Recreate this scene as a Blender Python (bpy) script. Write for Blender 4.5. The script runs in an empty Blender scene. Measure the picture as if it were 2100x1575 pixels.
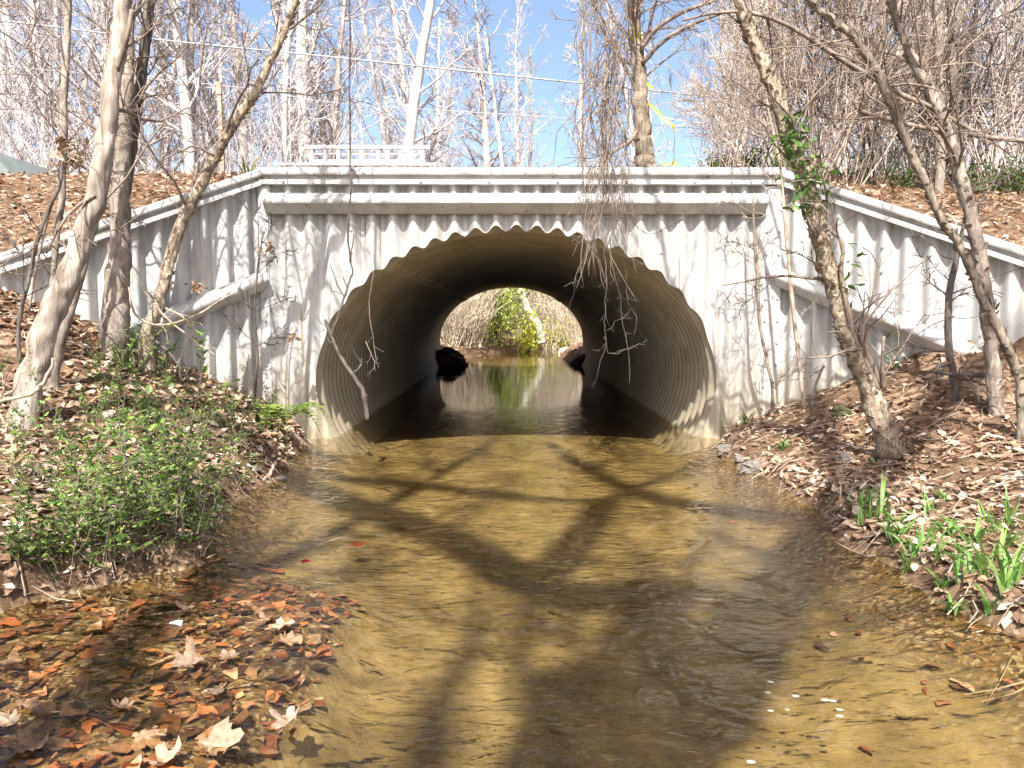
import bpy, math, random
import numpy as np
from mathutils import Vector, Matrix, noise as mnoise

SC = bpy.context.scene
COL = SC.collection
R = math.radians
rnd = random.Random(7)
rng = np.random.default_rng(7)

# ------------------------------------------------------------------ camera
F = 1640.0
CAM = np.array([0.0, 0.0, 1.35])
PITCH, YAW = R(4.64), R(-0.245)
cam_d = bpy.data.cameras.new('camera')
cam = bpy.data.objects.new('camera', cam_d)
COL.objects.link(cam)
cam.location = CAM
cam.rotation_euler = (R(90) - PITCH, 0, YAW)
cam_d.sensor_width = 36
cam_d.lens = F / 2100 * 36
cam_d.clip_start = 0.05
cam_d.clip_end = 2000
SC.camera = cam
CM = np.array(cam.rotation_euler.to_matrix())


def ray(px, py):
    return CM @ np.array([(px - 1050) / F, -(py - 787.5) / F, -1.0])


def at(px, py, Y):
    d = ray(px, py)
    return CAM + d * (Y / d[1])


def onz(px, py, z=0.0):
    d = ray(px, py)
    return CAM + d * ((z - CAM[2]) / d[2])


# ------------------------------------------------------------------ sun
EL, AZ = R(50), R(8)
SUNV = np.array([-math.sin(AZ) * math.cos(EL), -math.cos(AZ) * math.cos(EL), math.sin(EL)])


# ------------------------------------------------------------------ tags
def tag(o, label=None, cat=None, group=None, kind=None):
    if label: o['label'] = label
    if cat: o['category'] = cat
    if group: o['group'] = group
    if kind: o['kind'] = kind
    return o


def thing(name, label, cat, loc=(0, 0, 0), rz=0, group=None):
    o = bpy.data.objects.new(name, None)
    COL.objects.link(o)
    o.location = [float(v) for v in loc]
    o.rotation_euler = (0, 0, rz)
    o.empty_display_size = 0.1
    return tag(o, label, cat, group)


def copy_tree(o, parent=None):
    c = o.copy()
    COL.objects.link(c)
    if parent is not None:
        c.parent = parent
    for ch in list(o.children):
        copy_tree(ch, c)
    return c


# ------------------------------------------------------------------ mesh batch
class MB:
    """collects geometry for ONE mesh object"""
    def __init__(s):
        s.v = []; s.q = []; s.t = []; s.n = 0; s.c = []; s.hascol = False

    def add(s, V, Q=None, T=None, col=None):
        V = np.asarray(V, float).reshape(-1, 3)
        if Q is not None and len(Q): s.q.append(np.asarray(Q, int).reshape(-1, 4) + s.n)
        if T is not None and len(T): s.t.append(np.asarray(T, int).reshape(-1, 3) + s.n)
        s.v.append(V)
        if col is not None:
            s.hascol = True
            c = np.asarray(col, float)
            if c.ndim == 1: c = np.tile(c, (len(V), 1))
            s.c.append(c)
        else:
            s.c.append(np.ones((len(V), 3)))
        s.n += len(V)

    def tube(s, P, Rr, sides=6, cap=True, bump=0.0, col=None, lump=0.0):
        P = np.asarray(P, float); Rr = np.asarray(Rr, float)
        if Rr.ndim == 0: Rr = np.full(len(P), float(Rr))
        n = len(P)
        T = np.gradient(P, axis=0)
        T /= np.linalg.norm(T, axis=1)[:, None] + 1e-9
        m = np.abs(P[-1] - P[0])
        ref = np.zeros(3); ref[int(np.argmin(m))] = 1
        U = np.cross(T, ref); U /= np.linalg.norm(U, axis=1)[:, None] + 1e-9
        W = np.cross(T, U)
        a = np.arange(sides) * 2 * math.pi / sides
        rr = Rr[:, None] * (1 + (rng.normal(0, bump, (n, sides)) if bump else 0))
        if lump:
            ii = np.arange(n)[:, None] * .3; ph = rng.uniform(0, 99)
            rr = rr * (1 + lump * fbm(ii + 1.1 * np.cos(a)[None, :] + ph, 1.1 * np.sin(a)[None, :] + ii * .4, 5, 3))
        V = P[:, None, :] + rr[..., None] * (np.cos(a)[None, :, None] * U[:, None, :] + np.sin(a)[None, :, None] * W[:, None, :])
        i = np.arange(n - 1)[:, None] * sides; j = np.arange(sides)[None, :]; k = (j + 1) % sides
        Q = np.stack([i + j, i + k, i + sides + k, i + sides + j], -1).reshape(-1, 4)
        V = V.reshape(-1, 3); TT = None
        if cap:
            V = np.vstack([V, P[:1], P[-1:]])
            b = n * sides
            jj = np.arange(sides); kk = (jj + 1) % sides
            TT = np.vstack([np.stack([np.full(sides, b), kk, jj], 1),
                            np.stack([np.full(sides, b + 1), (n - 1) * sides + jj, (n - 1) * sides + kk], 1)])
        s.add(V, Q, TT, col)

    def box(s, c, size, rot=None, col=None):
        h = np.asarray(size, float) / 2
        V = np.array([[x, y, z] for x in (-1, 1) for y in (-1, 1) for z in (-1, 1)], float) * h
        if rot is not None: V = V @ np.asarray(rot).T
        V = V + np.asarray(c, float)
        Q = [[0, 1, 3, 2], [4, 6, 7, 5], [0, 4, 5, 1], [2, 3, 7, 6], [0, 2, 6, 4], [1, 5, 7, 3]]
        s.add(V, Q, None, col)

    def grid(s, V, nu, nv, col=None):
        V = np.asarray(V).reshape(-1, 3)
        i = np.arange(nu - 1)[:, None] * nv; j = np.arange(nv - 1)[None, :]
        Q = np.stack([i + j, i + nv + j, i + nv + j + 1, i + j + 1], -1).reshape(-1, 4)
        s.add(V, Q, None, col)

    def mesh(s, name, smooth=True):
        V = np.vstack(s.v) if s.v else np.zeros((0, 3))
        Q = np.vstack(s.q) if s.q else np.zeros((0, 4), int)
        T = np.vstack(s.t) if s.t else np.zeros((0, 3), int)
        me = bpy.data.meshes.new(name)
        me.vertices.add(len(V)); me.vertices.foreach_set('co', V.astype(np.float32).ravel())
        loops = np.concatenate([Q.ravel(), T.ravel()]).astype(np.int32)
        me.loops.add(len(loops)); me.loops.foreach_set('vertex_index', loops)
        st = np.concatenate([np.arange(len(Q)) * 4, len(Q) * 4 + np.arange(len(T)) * 3]).astype(np.int32)
        tot = np.concatenate([np.full(len(Q), 4), np.full(len(T), 3)]).astype(np.int32)
        me.polygons.add(len(st)); me.polygons.foreach_set('loop_start', st); me.polygons.foreach_set('loop_total', tot)
        me.polygons.foreach_set('use_smooth', np.full(len(st), smooth, bool))
        me.update(calc_edges=True); me.validate()
        if s.hascol:
            C4 = np.ones((len(V), 4), np.float32); C4[:, :3] = np.vstack(s.c)
            at_ = me.color_attributes.new('tint', 'FLOAT_COLOR', 'POINT')
            at_.data.foreach_set('color', C4.ravel())
        return me

    def build(s, name, mat, parent=None, smooth=True):
        me = s.mesh(name, smooth)
        me.materials.append(mat)
        o = bpy.data.objects.new(name, me)
        COL.objects.link(o)
        if parent is not None: o.parent = parent
        return o


# ------------------------------------------------------------------ noise
def vnoise(x, y, seed=0):
    xi = np.floor(x).astype(np.int64); yi = np.floor(y).astype(np.int64)
    xf = x - xi; yf = y - yi
    u = xf * xf * (3 - 2 * xf); v = yf * yf * (3 - 2 * yf)

    def h(a, b):
        n = (a * 374761393 + b * 668265263 + seed * 69069) & 0x7fffffff
        n = ((n ^ (n >> 13)) * 1274126177) & 0x7fffffff
        return ((n ^ (n >> 16)) & 0xffff) / 65535.0
    return (h(xi, yi) * (1 - u) + h(xi + 1, yi) * u) * (1 - v) + (h(xi, yi + 1) * (1 - u) + h(xi + 1, yi + 1) * u) * v - 0.5


def fbm(x, y, seed=0, oct=3):
    s = 0; a = 1.0; f = 1.0
    for k in range(oct):
        s = s + a * vnoise(x * f, y * f, seed + k); a *= .5; f *= 2.1
    return s


def sstep(a, b, x):
    t = np.clip((x - a) / (b - a), 0, 1)
    return t * t * (3 - 2 * t)


# ------------------------------------------------------------------ materials
def mat(name):
    m = bpy.data.materials.new(name); m.use_nodes = True
    nt = m.node_tree; nt.nodes.clear()
    return m, nt, nt.nodes, nt.links


def N(nodes, t, **kw):
    n = nodes.new(t)
    for k, v in kw.items():
        if k in n.inputs: n.inputs[k].default_value = v
        else: setattr(n, k, v)
    return n


def ramp(nodes, stops):
    r = nodes.new('ShaderNodeValToRGB')
    e = r.color_ramp.elements
    while len(e) > 1: e.remove(e[0])
    e[0].position = stops[0][0]; e[0].color = (*stops[0][1], 1)
    for p, c in stops[1:]:
        x = e.new(p); x.color = (*c, 1)
    return r


def out(nodes, links, sh):
    o = nodes.new('ShaderNodeOutputMaterial')
    links.new(sh, o.inputs['Surface'])
    return o


def mapped(nodes, links, scale=(1, 1, 1), coord='Object'):
    tc = nodes.new('ShaderNodeTexCoord'); mp = nodes.new('ShaderNodeMapping')
    mp.inputs['Scale'].default_value = scale
    links.new(tc.outputs[coord], mp.inputs['Vector'])
    return mp.outputs['Vector']


def noise_t(nodes, links, vec, scale, detail=4, rough=.55, dist=0):
    n = nodes.new('ShaderNodeTexNoise')
    n.inputs['Scale'].default_value = scale; n.inputs['Detail'].default_value = detail
    n.inputs['Roughness'].default_value = rough; n.inputs['Distortion'].default_value = dist
    links.new(vec, n.inputs['Vector'])
    return n.outputs['Fac']


def mix(nodes, links, fac, a, b, mode='MIX'):
    m = nodes.new('ShaderNodeMix'); m.data_type = 'RGBA'; m.blend_type = mode
    for i, val in ((0, fac), (6, a), (7, b)):
        if isinstance(val, (int, float)): m.inputs[i].default_value = val
        elif isinstance(val, tuple): m.inputs[i].default_value = (*val, 1)
        else: links.new(val, m.inputs[i])
    return m.outputs[2]


def bump(nodes, links, h, strength=.5, dist=.02):
    b = nodes.new('ShaderNodeBump')
    b.inputs['Strength'].default_value = strength; b.inputs['Distance'].default_value = dist
    links.new(h, b.inputs['Height'])
    return b.outputs['Normal']


def bark_mat(name, lo, hi, scale=18, stretch=.22, bstr=.8, lichen=None, rough=.9):
    m, nt, nd, lk = mat(name)
    v = mapped(nd, lk, (1, 1, stretch))
    n1 = noise_t(nd, lk, v, scale, 5, .65, .6)
    v2 = mapped(nd, lk, (1, 1, 1))
    n2 = noise_t(nd, lk, v2, 3.2, 3)
    r = ramp(nd, [(.32, lo), (.5, tuple((a + b) / 2 for a, b in zip(lo, hi))), (.66, hi)])
    lk.new(n1, r.inputs[0])
    r2 = ramp(nd, [(.35, (.72, .7, .68)), (.65, (1.15, 1.12, 1.08))]); lk.new(n2, r2.inputs[0])
    c = mix(nd, lk, 1.0, r.outputs[0], r2.outputs[0], 'MULTIPLY')
    if lichen:
        n3 = noise_t(nd, lk, v2, 9, 3)
        r3 = ramp(nd, [(.56, (0, 0, 0)), (.64, (1, 1, 1))]); lk.new(n3, r3.inputs[0])
        c = mix(nd, lk, r3.outputs[0], c, lichen)
    p = N(nd, 'ShaderNodeBsdfPrincipled', Roughness=rough)
    p.inputs['Specular IOR Level'].default_value = .15
    lk.new(c, p.inputs['Base Color'])
    lk.new(bump(nd, lk, n1, bstr, .02), p.inputs['Normal'])
    out(nd, lk, p.outputs[0])
    return m


def leaf_mat(name, gain=(1, 1, 1), transl=.35, rough=.6, var=.35, spec=.25):
    """uses the per-leaf 'tint' colour of the mesh, with fine mottling"""
    m, nt, nd, lk = mat(name)
    a = nd.new('ShaderNodeVertexColor'); a.layer_name = 'tint'
    v = mapped(nd, lk, (1, 1, 1))
    n = noise_t(nd, lk, v, 45, 3)
    r = ramp(nd, [(.3, tuple(g * (1 - var) for g in gain)), (.7, tuple(g * (1 + var) for g in gain))]); lk.new(n, r.inputs[0])
    c = mix(nd, lk, 1.0, a.outputs[0], r.outputs[0], 'MULTIPLY')
    p = N(nd, 'ShaderNodeBsdfPrincipled', Roughness=rough)
    p.inputs['Specular IOR Level'].default_value = spec
    lk.new(c, p.inputs['Base Color'])
    t = nd.new('ShaderNodeBsdfTranslucent'); lk.new(c, t.inputs[0])
    mx = nd.new('ShaderNodeMixShader'); mx.inputs[0].default_value = transl
    lk.new(p.outputs[0], mx.inputs[1]); lk.new(t.outputs[0], mx.inputs[2])
    out(nd, lk, mx.outputs[0])
    return m


def metal_mat(name, base, stain, dirt, low_z=None, rough=.5, streak=7.0, amount=1.0, axis='z', metallic=.15, blotch=0):
    """weathered, unpainted sheet metal: dull grey with rust-brown run marks and silt near the water"""
    m, nt, nd, lk = mat(name)
    sc = (1, 1, .12) if axis == 'z' else (1, .25, 1)
    v = mapped(nd, lk, sc)
    n1 = noise_t(nd, lk, v, streak, 5, .6, .3)
    v2 = mapped(nd, lk)
    n2 = noise_t(nd, lk, v2, 2.2, 5, .6, .4)
    n3 = noise_t(nd, lk, v2, 60, 3)
    r1 = ramp(nd, [(.5, (0, 0, 0)), (.78, (1, 1, 1))]); lk.new(n1, r1.inputs[0])
    r2 = ramp(nd, [(.42, tuple(c * .8 for c in base)), (.62, base)]); lk.new(n2, r2.inputs[0])
    mm = nd.new('ShaderNodeMath'); mm.operation = 'MULTIPLY'; mm.inputs[1].default_value = .75 * amount
    lk.new(r1.outputs[0], mm.inputs[0])
    c = mix(nd, lk, mm.outputs[0], r2.outputs[0], stain)
    r3 = ramp(nd, [(.3, (.86, .86, .86)), (.7, (1.08, 1.08, 1.08))]); lk.new(n3, r3.inputs[0])
    c = mix(nd, lk, 1.0, c, r3.outputs[0], 'MULTIPLY')
    if blotch:                                    # runs of dirt and dull oxide patches
        n4 = noise_t(nd, lk, mapped(nd, lk, (1, 1, .3)), 1.7, 6, .65, 1.2)
        r4 = ramp(nd, [(.44, (0, 0, 0)), (.62, (1, 1, 1))]); lk.new(n4, r4.inputs[0])
        m4 = nd.new('ShaderNodeMath'); m4.operation = 'MULTIPLY'; m4.inputs[1].default_value = blotch; lk.new(r4.outputs[0], m4.inputs[0])
        c = mix(nd, lk, m4.outputs[0], c, tuple(.62 * q for q in base))
        n5 = noise_t(nd, lk, mapped(nd, lk, (1, 1, .05)), 16, 3, .6)
        r5 = ramp(nd, [(.60, (0, 0, 0)), (.70, (1, 1, 1))]); lk.new(n5, r5.inputs[0])
        m5 = nd.new('ShaderNodeMath'); m5.operation = 'MULTIPLY'; m5.inputs[1].default_value = .8; lk.new(r5.outputs[0], m5.inputs[0])
        c = mix(nd, lk, m5.outputs[0], c, (.20, .13, .075))
    if low_z:
        tc = nd.new('ShaderNodeTexCoord'); sx = nd.new('ShaderNodeSeparateXYZ'); lk.new(tc.outputs['Object'], sx.inputs[0])
        ad = nd.new('ShaderNodeMath'); ad.operation = 'MULTIPLY_ADD'; ad.inputs[1].default_value = .9
        lk.new(n1, ad.inputs[0]); lk.new(sx.outputs[2], ad.inputs[2])
        mr = nd.new('ShaderNodeMapRange'); mr.inputs[1].default_value = low_z[0] + .45; mr.inputs[2].default_value = low_z[1] + .45
        mr.inputs[3].default_value = .8; mr.inputs[4].default_value = 0
        lk.new(ad.outputs[0], mr.inputs[0])
        c = mix(nd, lk, mr.outputs[0], c, dirt)
    p = N(nd, 'ShaderNodeBsdfPrincipled', Roughness=rough)
    p.inputs['Metallic'].default_value = metallic
    lk.new(c, p.inputs['Base Color'])
    lk.new(bump(nd, lk, n3, .12, .01), p.inputs['Normal'])
    out(nd, lk, p.outputs[0])
    return m


M = {}
M['wall'] = metal_mat('weathered_aluminium', (.58, .57, .545), (.25, .205, .155), (.36, .29, .175), low_z=(.0, 1.15), blotch=.75)
M['beam'] = metal_mat('weathered_beam', (.57, .56, .535), (.25, .19, .135), (.36, .29, .18), streak=5, amount=1.0, blotch=.5)
M['post'] = metal_mat('post_metal', (.55, .545, .53), (.33, .25, .18), (.42, .34, .22), low_z=(.1, .9))
M['pipe'] = metal_mat('pipe_metal', (.40, .365, .295), (.20, .155, .10), (.28, .23, .15), low_z=(.2, 1.2), rough=.42, streak=3, axis='y', metallic=.3)
M['bolt'] = metal_mat('bolt_metal', (.42, .40, .38), (.2, .14, .1), (.3, .2, .1))
M['white'] = metal_mat('white_paint', (.8, .8, .78), (.55, .5, .42), (.4, .3, .2), amount=.4)
M['bark_pale'] = bark_mat('bark_pale_smooth', (.15, .12, .095), (.46, .40, .345), scale=16, stretch=.10, bstr=.8)
M['bark_grey'] = bark_mat('bark_grey', (.13, .105, .085), (.36, .31, .265), scale=20, stretch=.35, bstr=.9)
M['bark_dark'] = bark_mat('bark_dark', (.06, .05, .045), (.19, .165, .145), scale=22, stretch=.3, bstr=1.0)
M['bark_flaky'] = bark_mat('bark_flaky', (.12, .085, .06), (.50, .42, .32), scale=30, stretch=.55, bstr=1.3)
M['bark_lichen'] = bark_mat('bark_lichen', (.11, .09, .07), (.34, .29, .23), scale=26, stretch=.25, bstr=1.2)
M['bark_wood'] = bark_mat('bark_far', (.34, .31, .29), (.66, .63, .61), scale=5, stretch=.2, bstr=.3)
M['twig_far'] = bark_mat('twig_far', (.40, .365, .365), (.62, .58, .58), scale=3, stretch=.4, bstr=.2)
M['twig_tan'] = bark_mat('twig_tan', (.24, .185, .14), (.48, .40, .32), scale=12, stretch=.3, bstr=.4)
M['twig'] = bark_mat('twig_brown', (.13, .10, .08), (.30, .245, .20), scale=20, stretch=.3, bstr=.4)
M['twig_dark'] = bark_mat('twig_dark', (.06, .05, .045), (.15, .125, .11), scale=20, stretch=.3, bstr=.4)
M['litter'] = leaf_mat('dry_leaf', transl=.2, rough=.75, spec=.15)
M['green'] = leaf_mat('green_leaf', transl=.4, rough=.45, spec=.35, var=.2)


def solid(name, col, rough=.6, transl=0, var=.15, scale=20):
    m, nt, nd, lk = mat(name)
    n = noise_t(nd, lk, mapped(nd, lk), scale, 4)
    r = ramp(nd, [(.3, tuple(c * (1 - var) for c in col)), (.7, tuple(c * (1 + var) for c in col))]); lk.new(n, r.inputs[0])
    p = N(nd, 'ShaderNodeBsdfPrincipled', Roughness=rough); lk.new(r.outputs[0], p.inputs['Base Color'])
    lk.new(bump(nd, lk, n, .3, .01), p.inputs['Normal'])
    sh = p.outputs[0]
    if transl:
        t = nd.new('ShaderNodeBsdfTranslucent'); lk.new(r.outputs[0], t.inputs[0])
        mx = nd.new('ShaderNodeMixShader'); mx.inputs[0].default_value = transl
        lk.new(sh, mx.inputs[1]); lk.new(t.outputs[0], mx.inputs[2]); sh = mx.outputs[0]
    out(nd, lk, sh)
    return m


M['ribbon'] = solid('yellow_tape', (.62, .52, .06), .4, .45)
M['rock'] = solid('creek_rock', (.14, .12, .10), .8, 0, .45, 9)
M['rust'] = solid('rusty_steel', (.36, .25, .18), .8, 0, .3, 14)
M['wire'] = solid('weathered_wire', (.32, .32, .33), .5)
M['shedwall'] = solid('shed_wall', (.17, .19, .17), .7, 0, .12, 4)
M['shedroof'] = solid('shed_roof', (.15, .17, .155), .6, 0, .12, 4)
M['asphalt'] = solid('asphalt', (.05, .05, .052), .9, 0, .2, 40)
M['foam'] = solid('pale_foam', (.30, .28, .23), .8)
M['moss'] = solid('moss', (.055, .058, .02), .95, 0, .5, 30)


def ground_mat():
    m, nt, nd, lk = mat('soil_and_creek_bed')
    v = mapped(nd, lk)
    tc = nd.new('ShaderNodeTexCoord'); sx = nd.new('ShaderNodeSeparateXYZ'); lk.new(tc.outputs['Object'], sx.inputs[0])
    nb = noise_t(nd, lk, v, 1.6, 5, .6, .3)
    nf = noise_t(nd, lk, v, 14, 6, .7)
    vo = nd.new('ShaderNodeTexVoronoi'); vo.inputs['Scale'].default_value = 26; lk.new(v, vo.inputs['Vector'])
    soil = ramp(nd, [(.3, (.045, .028, .018)), (.5, (.115, .072, .042)), (.7, (.24, .16, .095))]); lk.new(nf, soil.inputs[0])
    vl = nd.new('ShaderNodeTexVoronoi'); vl.inputs['Scale'].default_value = 19
    nw = nd.new('ShaderNodeTexNoise'); nw.inputs['Scale'].default_value = 9; lk.new(v, nw.inputs['Vector'])
    vm = nd.new('ShaderNodeVectorMath'); vm.operation = 'MULTIPLY_ADD'; vm.inputs[1].default_value = (.12, .12, .12)
    lk.new(nw.outputs['Color'], vm.inputs[0]); lk.new(v, vm.inputs[2]); lk.new(vm.outputs[0], vl.inputs['Vector'])
    sl = nd.new('ShaderNodeSeparateColor'); lk.new(vl.outputs['Color'], sl.inputs[0])
    old = ramp(nd, [(0, (.035, .022, .014)), (.35, (.085, .05, .03)), (.6, (.15, .09, .055)), (.8, (.24, .155, .10)), (1, (.33, .24, .17))]); lk.new(sl.outputs[0], old.inputs[0])
    lm = ramp(nd, [(.38, (0, 0, 0)), (.56, (.85, .85, .85))]); lk.new(nb, lm.inputs[0])
    leafy = mix(nd, lk, lm.outputs[0], soil.outputs[0], old.outputs[0])
    # creek bed: golden sand, with silt patches; pebbly brown on the shallow shelf
    sv = mapped(nd, lk, (1.0, .45, 1))
    ns = noise_t(nd, lk, sv, 2.4, 5, .6, .5)
    sand = ramp(nd, [(.28, (.08, .058, .027)), (.48, (.185, .137, .064)), (.68, (.29, .222, .112))]); lk.new(ns, sand.inputs[0])
    fine = ramp(nd, [(.35, (.8, .8, .8)), (.65, (1.12, 1.1, 1.05))]); lk.new(nf, fine.inputs[0])
    sandc = mix(nd, lk, 1.0, sand.outputs[0], fine.outputs[0], 'MULTIPLY')
    vp = nd.new('ShaderNodeTexVoronoi'); vp.inputs['Scale'].default_value = 48; lk.new(vm.outputs[0], vp.inputs['Vector'])
    hs = nd.new('ShaderNodeSeparateColor'); lk.new(vp.outputs['Color'], hs.inputs[0])
    peb = ramp(nd, [(0, (.05, .032, .018)), (.45, (.12, .075, .035)), (.75, (.20, .12, .05)), (.93, (.30, .24, .16))]); lk.new(hs.outputs[0], peb.inputs[0])
    # shelf mask from height (bed is deeper than the shelf)
    mr = nd.new('ShaderNodeMapRange'); mr.inputs[1].default_value = -.17; mr.inputs[2].default_value = -.08
    ad = nd.new('ShaderNodeMath'); ad.operation = 'MULTIPLY_ADD'; ad.inputs[1].default_value = .10; ad.inputs[2].default_value = -.05
    lk.new(nf, ad.inputs[0])
    a2 = nd.new('ShaderNodeMath'); a2.operation = 'ADD'; lk.new(ad.outputs[0], a2.inputs[0]); lk.new(sx.outputs[2], a2.inputs[1])
    lk.new(a2.outputs[0], mr.inputs[0])
    bed = mix(nd, lk, mr.outputs[0], sandc, peb.outputs[0])
    m2 = nd.new('ShaderNodeMapRange'); m2.inputs[1].default_value = -.005; m2.inputs[2].default_value = .03
    lk.new(sx.outputs[2], m2.inputs[0])
    c = mix(nd, lk, m2.outputs[0], bed, leafy)
    p = N(nd, 'ShaderNodeBsdfPrincipled', Roughness=.9); p.inputs['Specular IOR Level'].default_value = .1
    lk.new(c, p.inputs['Base Color'])
    lk.new(bump(nd, lk, nf, .6, .03), p.inputs['Normal'])
    out(nd, lk, p.outputs[0])
    return m


def water_mat():
    m, nt, nd, lk = mat('creek_water')
    v = mapped(nd, lk, (1.0, .8, 1))
    n1 = noise_t(nd, lk, v, 4.2, 2, .5, .9)
    v2 = mapped(nd, lk, (.8, 1.5, 1))
    n2 = noise_t(nd, lk, v2, 9.5, 3, .5, .9)
    v3 = mapped(nd, lk, (.5, .5, 1))
    ncalm = noise_t(nd, lk, v3, 1.3, 2)
    calm = ramp(nd, [(.36, (.25, .25, .25)), (.62, (1, 1, 1))]); lk.new(ncalm, calm.inputs[0])
    mm = nd.new('ShaderNodeMath'); mm.operation = 'MULTIPLY'; lk.new(n2, mm.inputs[0]); lk.new(calm.outputs[0], mm.inputs[1])
    b1 = nd.new('ShaderNodeBump'); b1.inputs['Strength'].default_value = .8; b1.inputs['Distance'].default_value = .042; lk.new(n1, b1.inputs['Height'])
    b2 = nd.new('ShaderNodeBump'); b2.inputs['Strength'].default_value = 1.0; b2.inputs['Distance'].default_value = .021
    tcw = nd.new('ShaderNodeTexCoord'); sw = nd.new('ShaderNodeSeparateXYZ'); lk.new(tcw.outputs['Object'], sw.inputs[0])
    mw = nd.new('ShaderNodeMapRange'); mw.inputs[1].default_value = 8.5; mw.inputs[2].default_value = 12.5; mw.inputs[3].default_value = 1.0; mw.inputs[4].default_value = .05
    lk.new(sw.outputs[1], mw.inputs[0]); lk.new(mw.outputs[0], b2.inputs['Strength'])
    m1 = nd.new('ShaderNodeMath'); m1.operation = 'MULTIPLY'; m1.inputs[1].default_value = .8; lk.new(mw.outputs[0], m1.inputs[0]); lk.new(m1.outputs[0], b1.inputs['Strength'])
    lk.new(mm.outputs[0], b2.inputs['Height']); lk.new(b1.outputs[0], b2.inputs['Normal'])
    fr = nd.new('ShaderNodeFresnel'); fr.inputs['IOR'].default_value = 1.33; lk.new(b2.outputs[0], fr.inputs['Normal'])
    tr = nd.new('ShaderNodeBsdfTransparent'); tr.inputs[0].default_value = (.92, .87, .72, 1)
    gl = nd.new('ShaderNodeBsdfGlossy'); gl.inputs['Roughness'].default_value = .02; lk.new(b2.outputs[0], gl.inputs['Normal'])
    mx = nd.new('ShaderNodeMixShader'); lk.new(fr.outputs[0], mx.inputs[0]); lk.new(tr.outputs[0], mx.inputs[1]); lk.new(gl.outputs[0], mx.inputs[2])
    out(nd, lk, mx.outputs[0])
    return m


M['ground'] = ground_mat()
M['water'] = water_mat()

# ------------------------------------------------------------------ layout constants
X0, X1 = at(533, 400, 9.0)[0], at(1602, 400, 9.0)[0]      # headwall corners
XC, ZC, PA, PB = at(1059, 654, 9.0)[0], .66, 2.255, 1.70      # culvert centre and half axes
YW, YE = 9.0, 24.8
FLARE = R(40)
PITCHW = .229
CAPZ = 3.0
CF, SF = math.cos(FLARE), math.sin(FLARE)


def wing_t(x):
    x = np.asarray(x, float)
    return np.where(x < X0, (X0 - x) / CF, np.where(x > X1, (x - X1) / CF, 0.0))


def wall_y(x):
    return YW - np.minimum(wing_t(x), 5.0) * SF


def wing_top(x):
    return np.maximum(CAPZ - .425 * wing_t(x), 1.05)


def xl(y): return np.interp(y, [-5, 2, 3.65, 4.05, 4.3, 5.2, 6.4, 8, 8.9, 9.3, 24.5, 25.3, 28], [-2.8, -2.6, -2.35, -2.0, -1.66, -1.9, -2.0, -2.1, -2.25, -2.7, -2.7, -1.7, -1.55])
def xr(y): return np.interp(y, [-5, 3.27, 3.7, 4.2, 4.85, 5.45, 6.8, 8, 8.9, 9.3, 24.5, 25.3, 28], [2.3, 2.12, 2.03, 2.05, 1.98, 2.16, 2.1, 2.12, 2.4, 2.9, 2.9, 2.0, 1.75])


def height(x, y):
    x = np.asarray(x, float); y = np.asarray(y, float)
    sh = np.where(y > 28, .33 * (y - 28), 0.0)
    edge = .10 * fbm(x * .3 + 4, y * 1.3, 3, 3)
    dl = xl(y) + sh - x + edge
    dr = x - xr(y) - sh + edge
    sl = .30 + .27 * sstep(5.3, 7.6, y); sr = .12 + .27 * sstep(6.0, 8.6, y)
    hl = .15 * sstep(0, .16, dl) + np.minimum(sl * np.maximum(dl, 0), 1.3 + .06 * np.maximum(dl, 0))
    hr = .10 * sstep(0, .14, dr) + np.minimum(sr * np.maximum(dr, 0) + .16 * np.maximum(dr - .9, 0), 1.1 + .06 * np.maximum(dr, 0))
    far = sstep(24.5, 26, y)
    hl = hl * (1 - far) + far * (.2 * sstep(0, .2, dl) + .42 * np.clip(dl, 0, 3) + .10 * np.maximum(dl - 3, 0))
    hr = hr * (1 - far) + far * (.2 * sstep(0, .2, dr) + .42 * np.clip(dr, 0, 3) + .10 * np.maximum(dr - 3, 0))
    h = np.where(dl > 0, hl, hr)
    d_in = np.minimum(-dl, -dr)
    depth = .27 * (1 - np.exp(-np.maximum(d_in, 0) / .45))
    # shallow leafy shelf at the left, gravelly one at the near right
    shl = sstep(4.7, 3.7, y) * sstep(-.55, -1.0, x + .12 * fbm(x * 2, y * 2, 9, 2)) * sstep(-8, -2, y)
    depth = depth * (1 - shl) + shl * np.minimum(depth, .045 + .03 * fbm(x * 2.2, y * 2.2, 5, 3))
    h = np.where(d_in > 0, -depth, h)
    h = h + np.where(d_in > .3, .02, .055) * fbm(x * 2.6, y * 2.6, 11, 3) * np.where(shl > .3, .4, 1) + .22 * fbm(x * .12, y * .12, 21, 2) * sstep(5, 14, np.abs(x))
    return h


def embank(x, y):
    yw = wall_y(x); zt = wing_top(x) - .07
    t = np.clip((y - yw) / (11.2 - yw), 0, 1)
    z = zt + (3.34 - zt) * (t ** .8)
    z = z + .05 * fbm(x * 1.9, y * 1.9, 31, 3) * np.clip(t * 6, 0, 1) * sstep(13.5, 12, y)
    z = z - (.22 * sstep(12.6, 13.4, y))
    return z


def surf(x, y):
    """height of the topmost ground in front of the road"""
    return np.where(y > wall_y(x) + .04, embank(x, y), height(x, y))


def on_ground(px, py, tmax=14.0):
    d = ray(px, py); d = d / d[1]
    ys = np.arange(1.6, tmax, .02)
    P = CAM[None] + d[None] * ys[:, None]
    below = P[:, 2] < surf(P[:, 0], P[:, 1])
    i = int(np.argmax(below)) if below.any() else len(ys) - 1
    p = P[i].copy(); p[2] = float(surf(p[0], p[1]))
    return p


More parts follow.
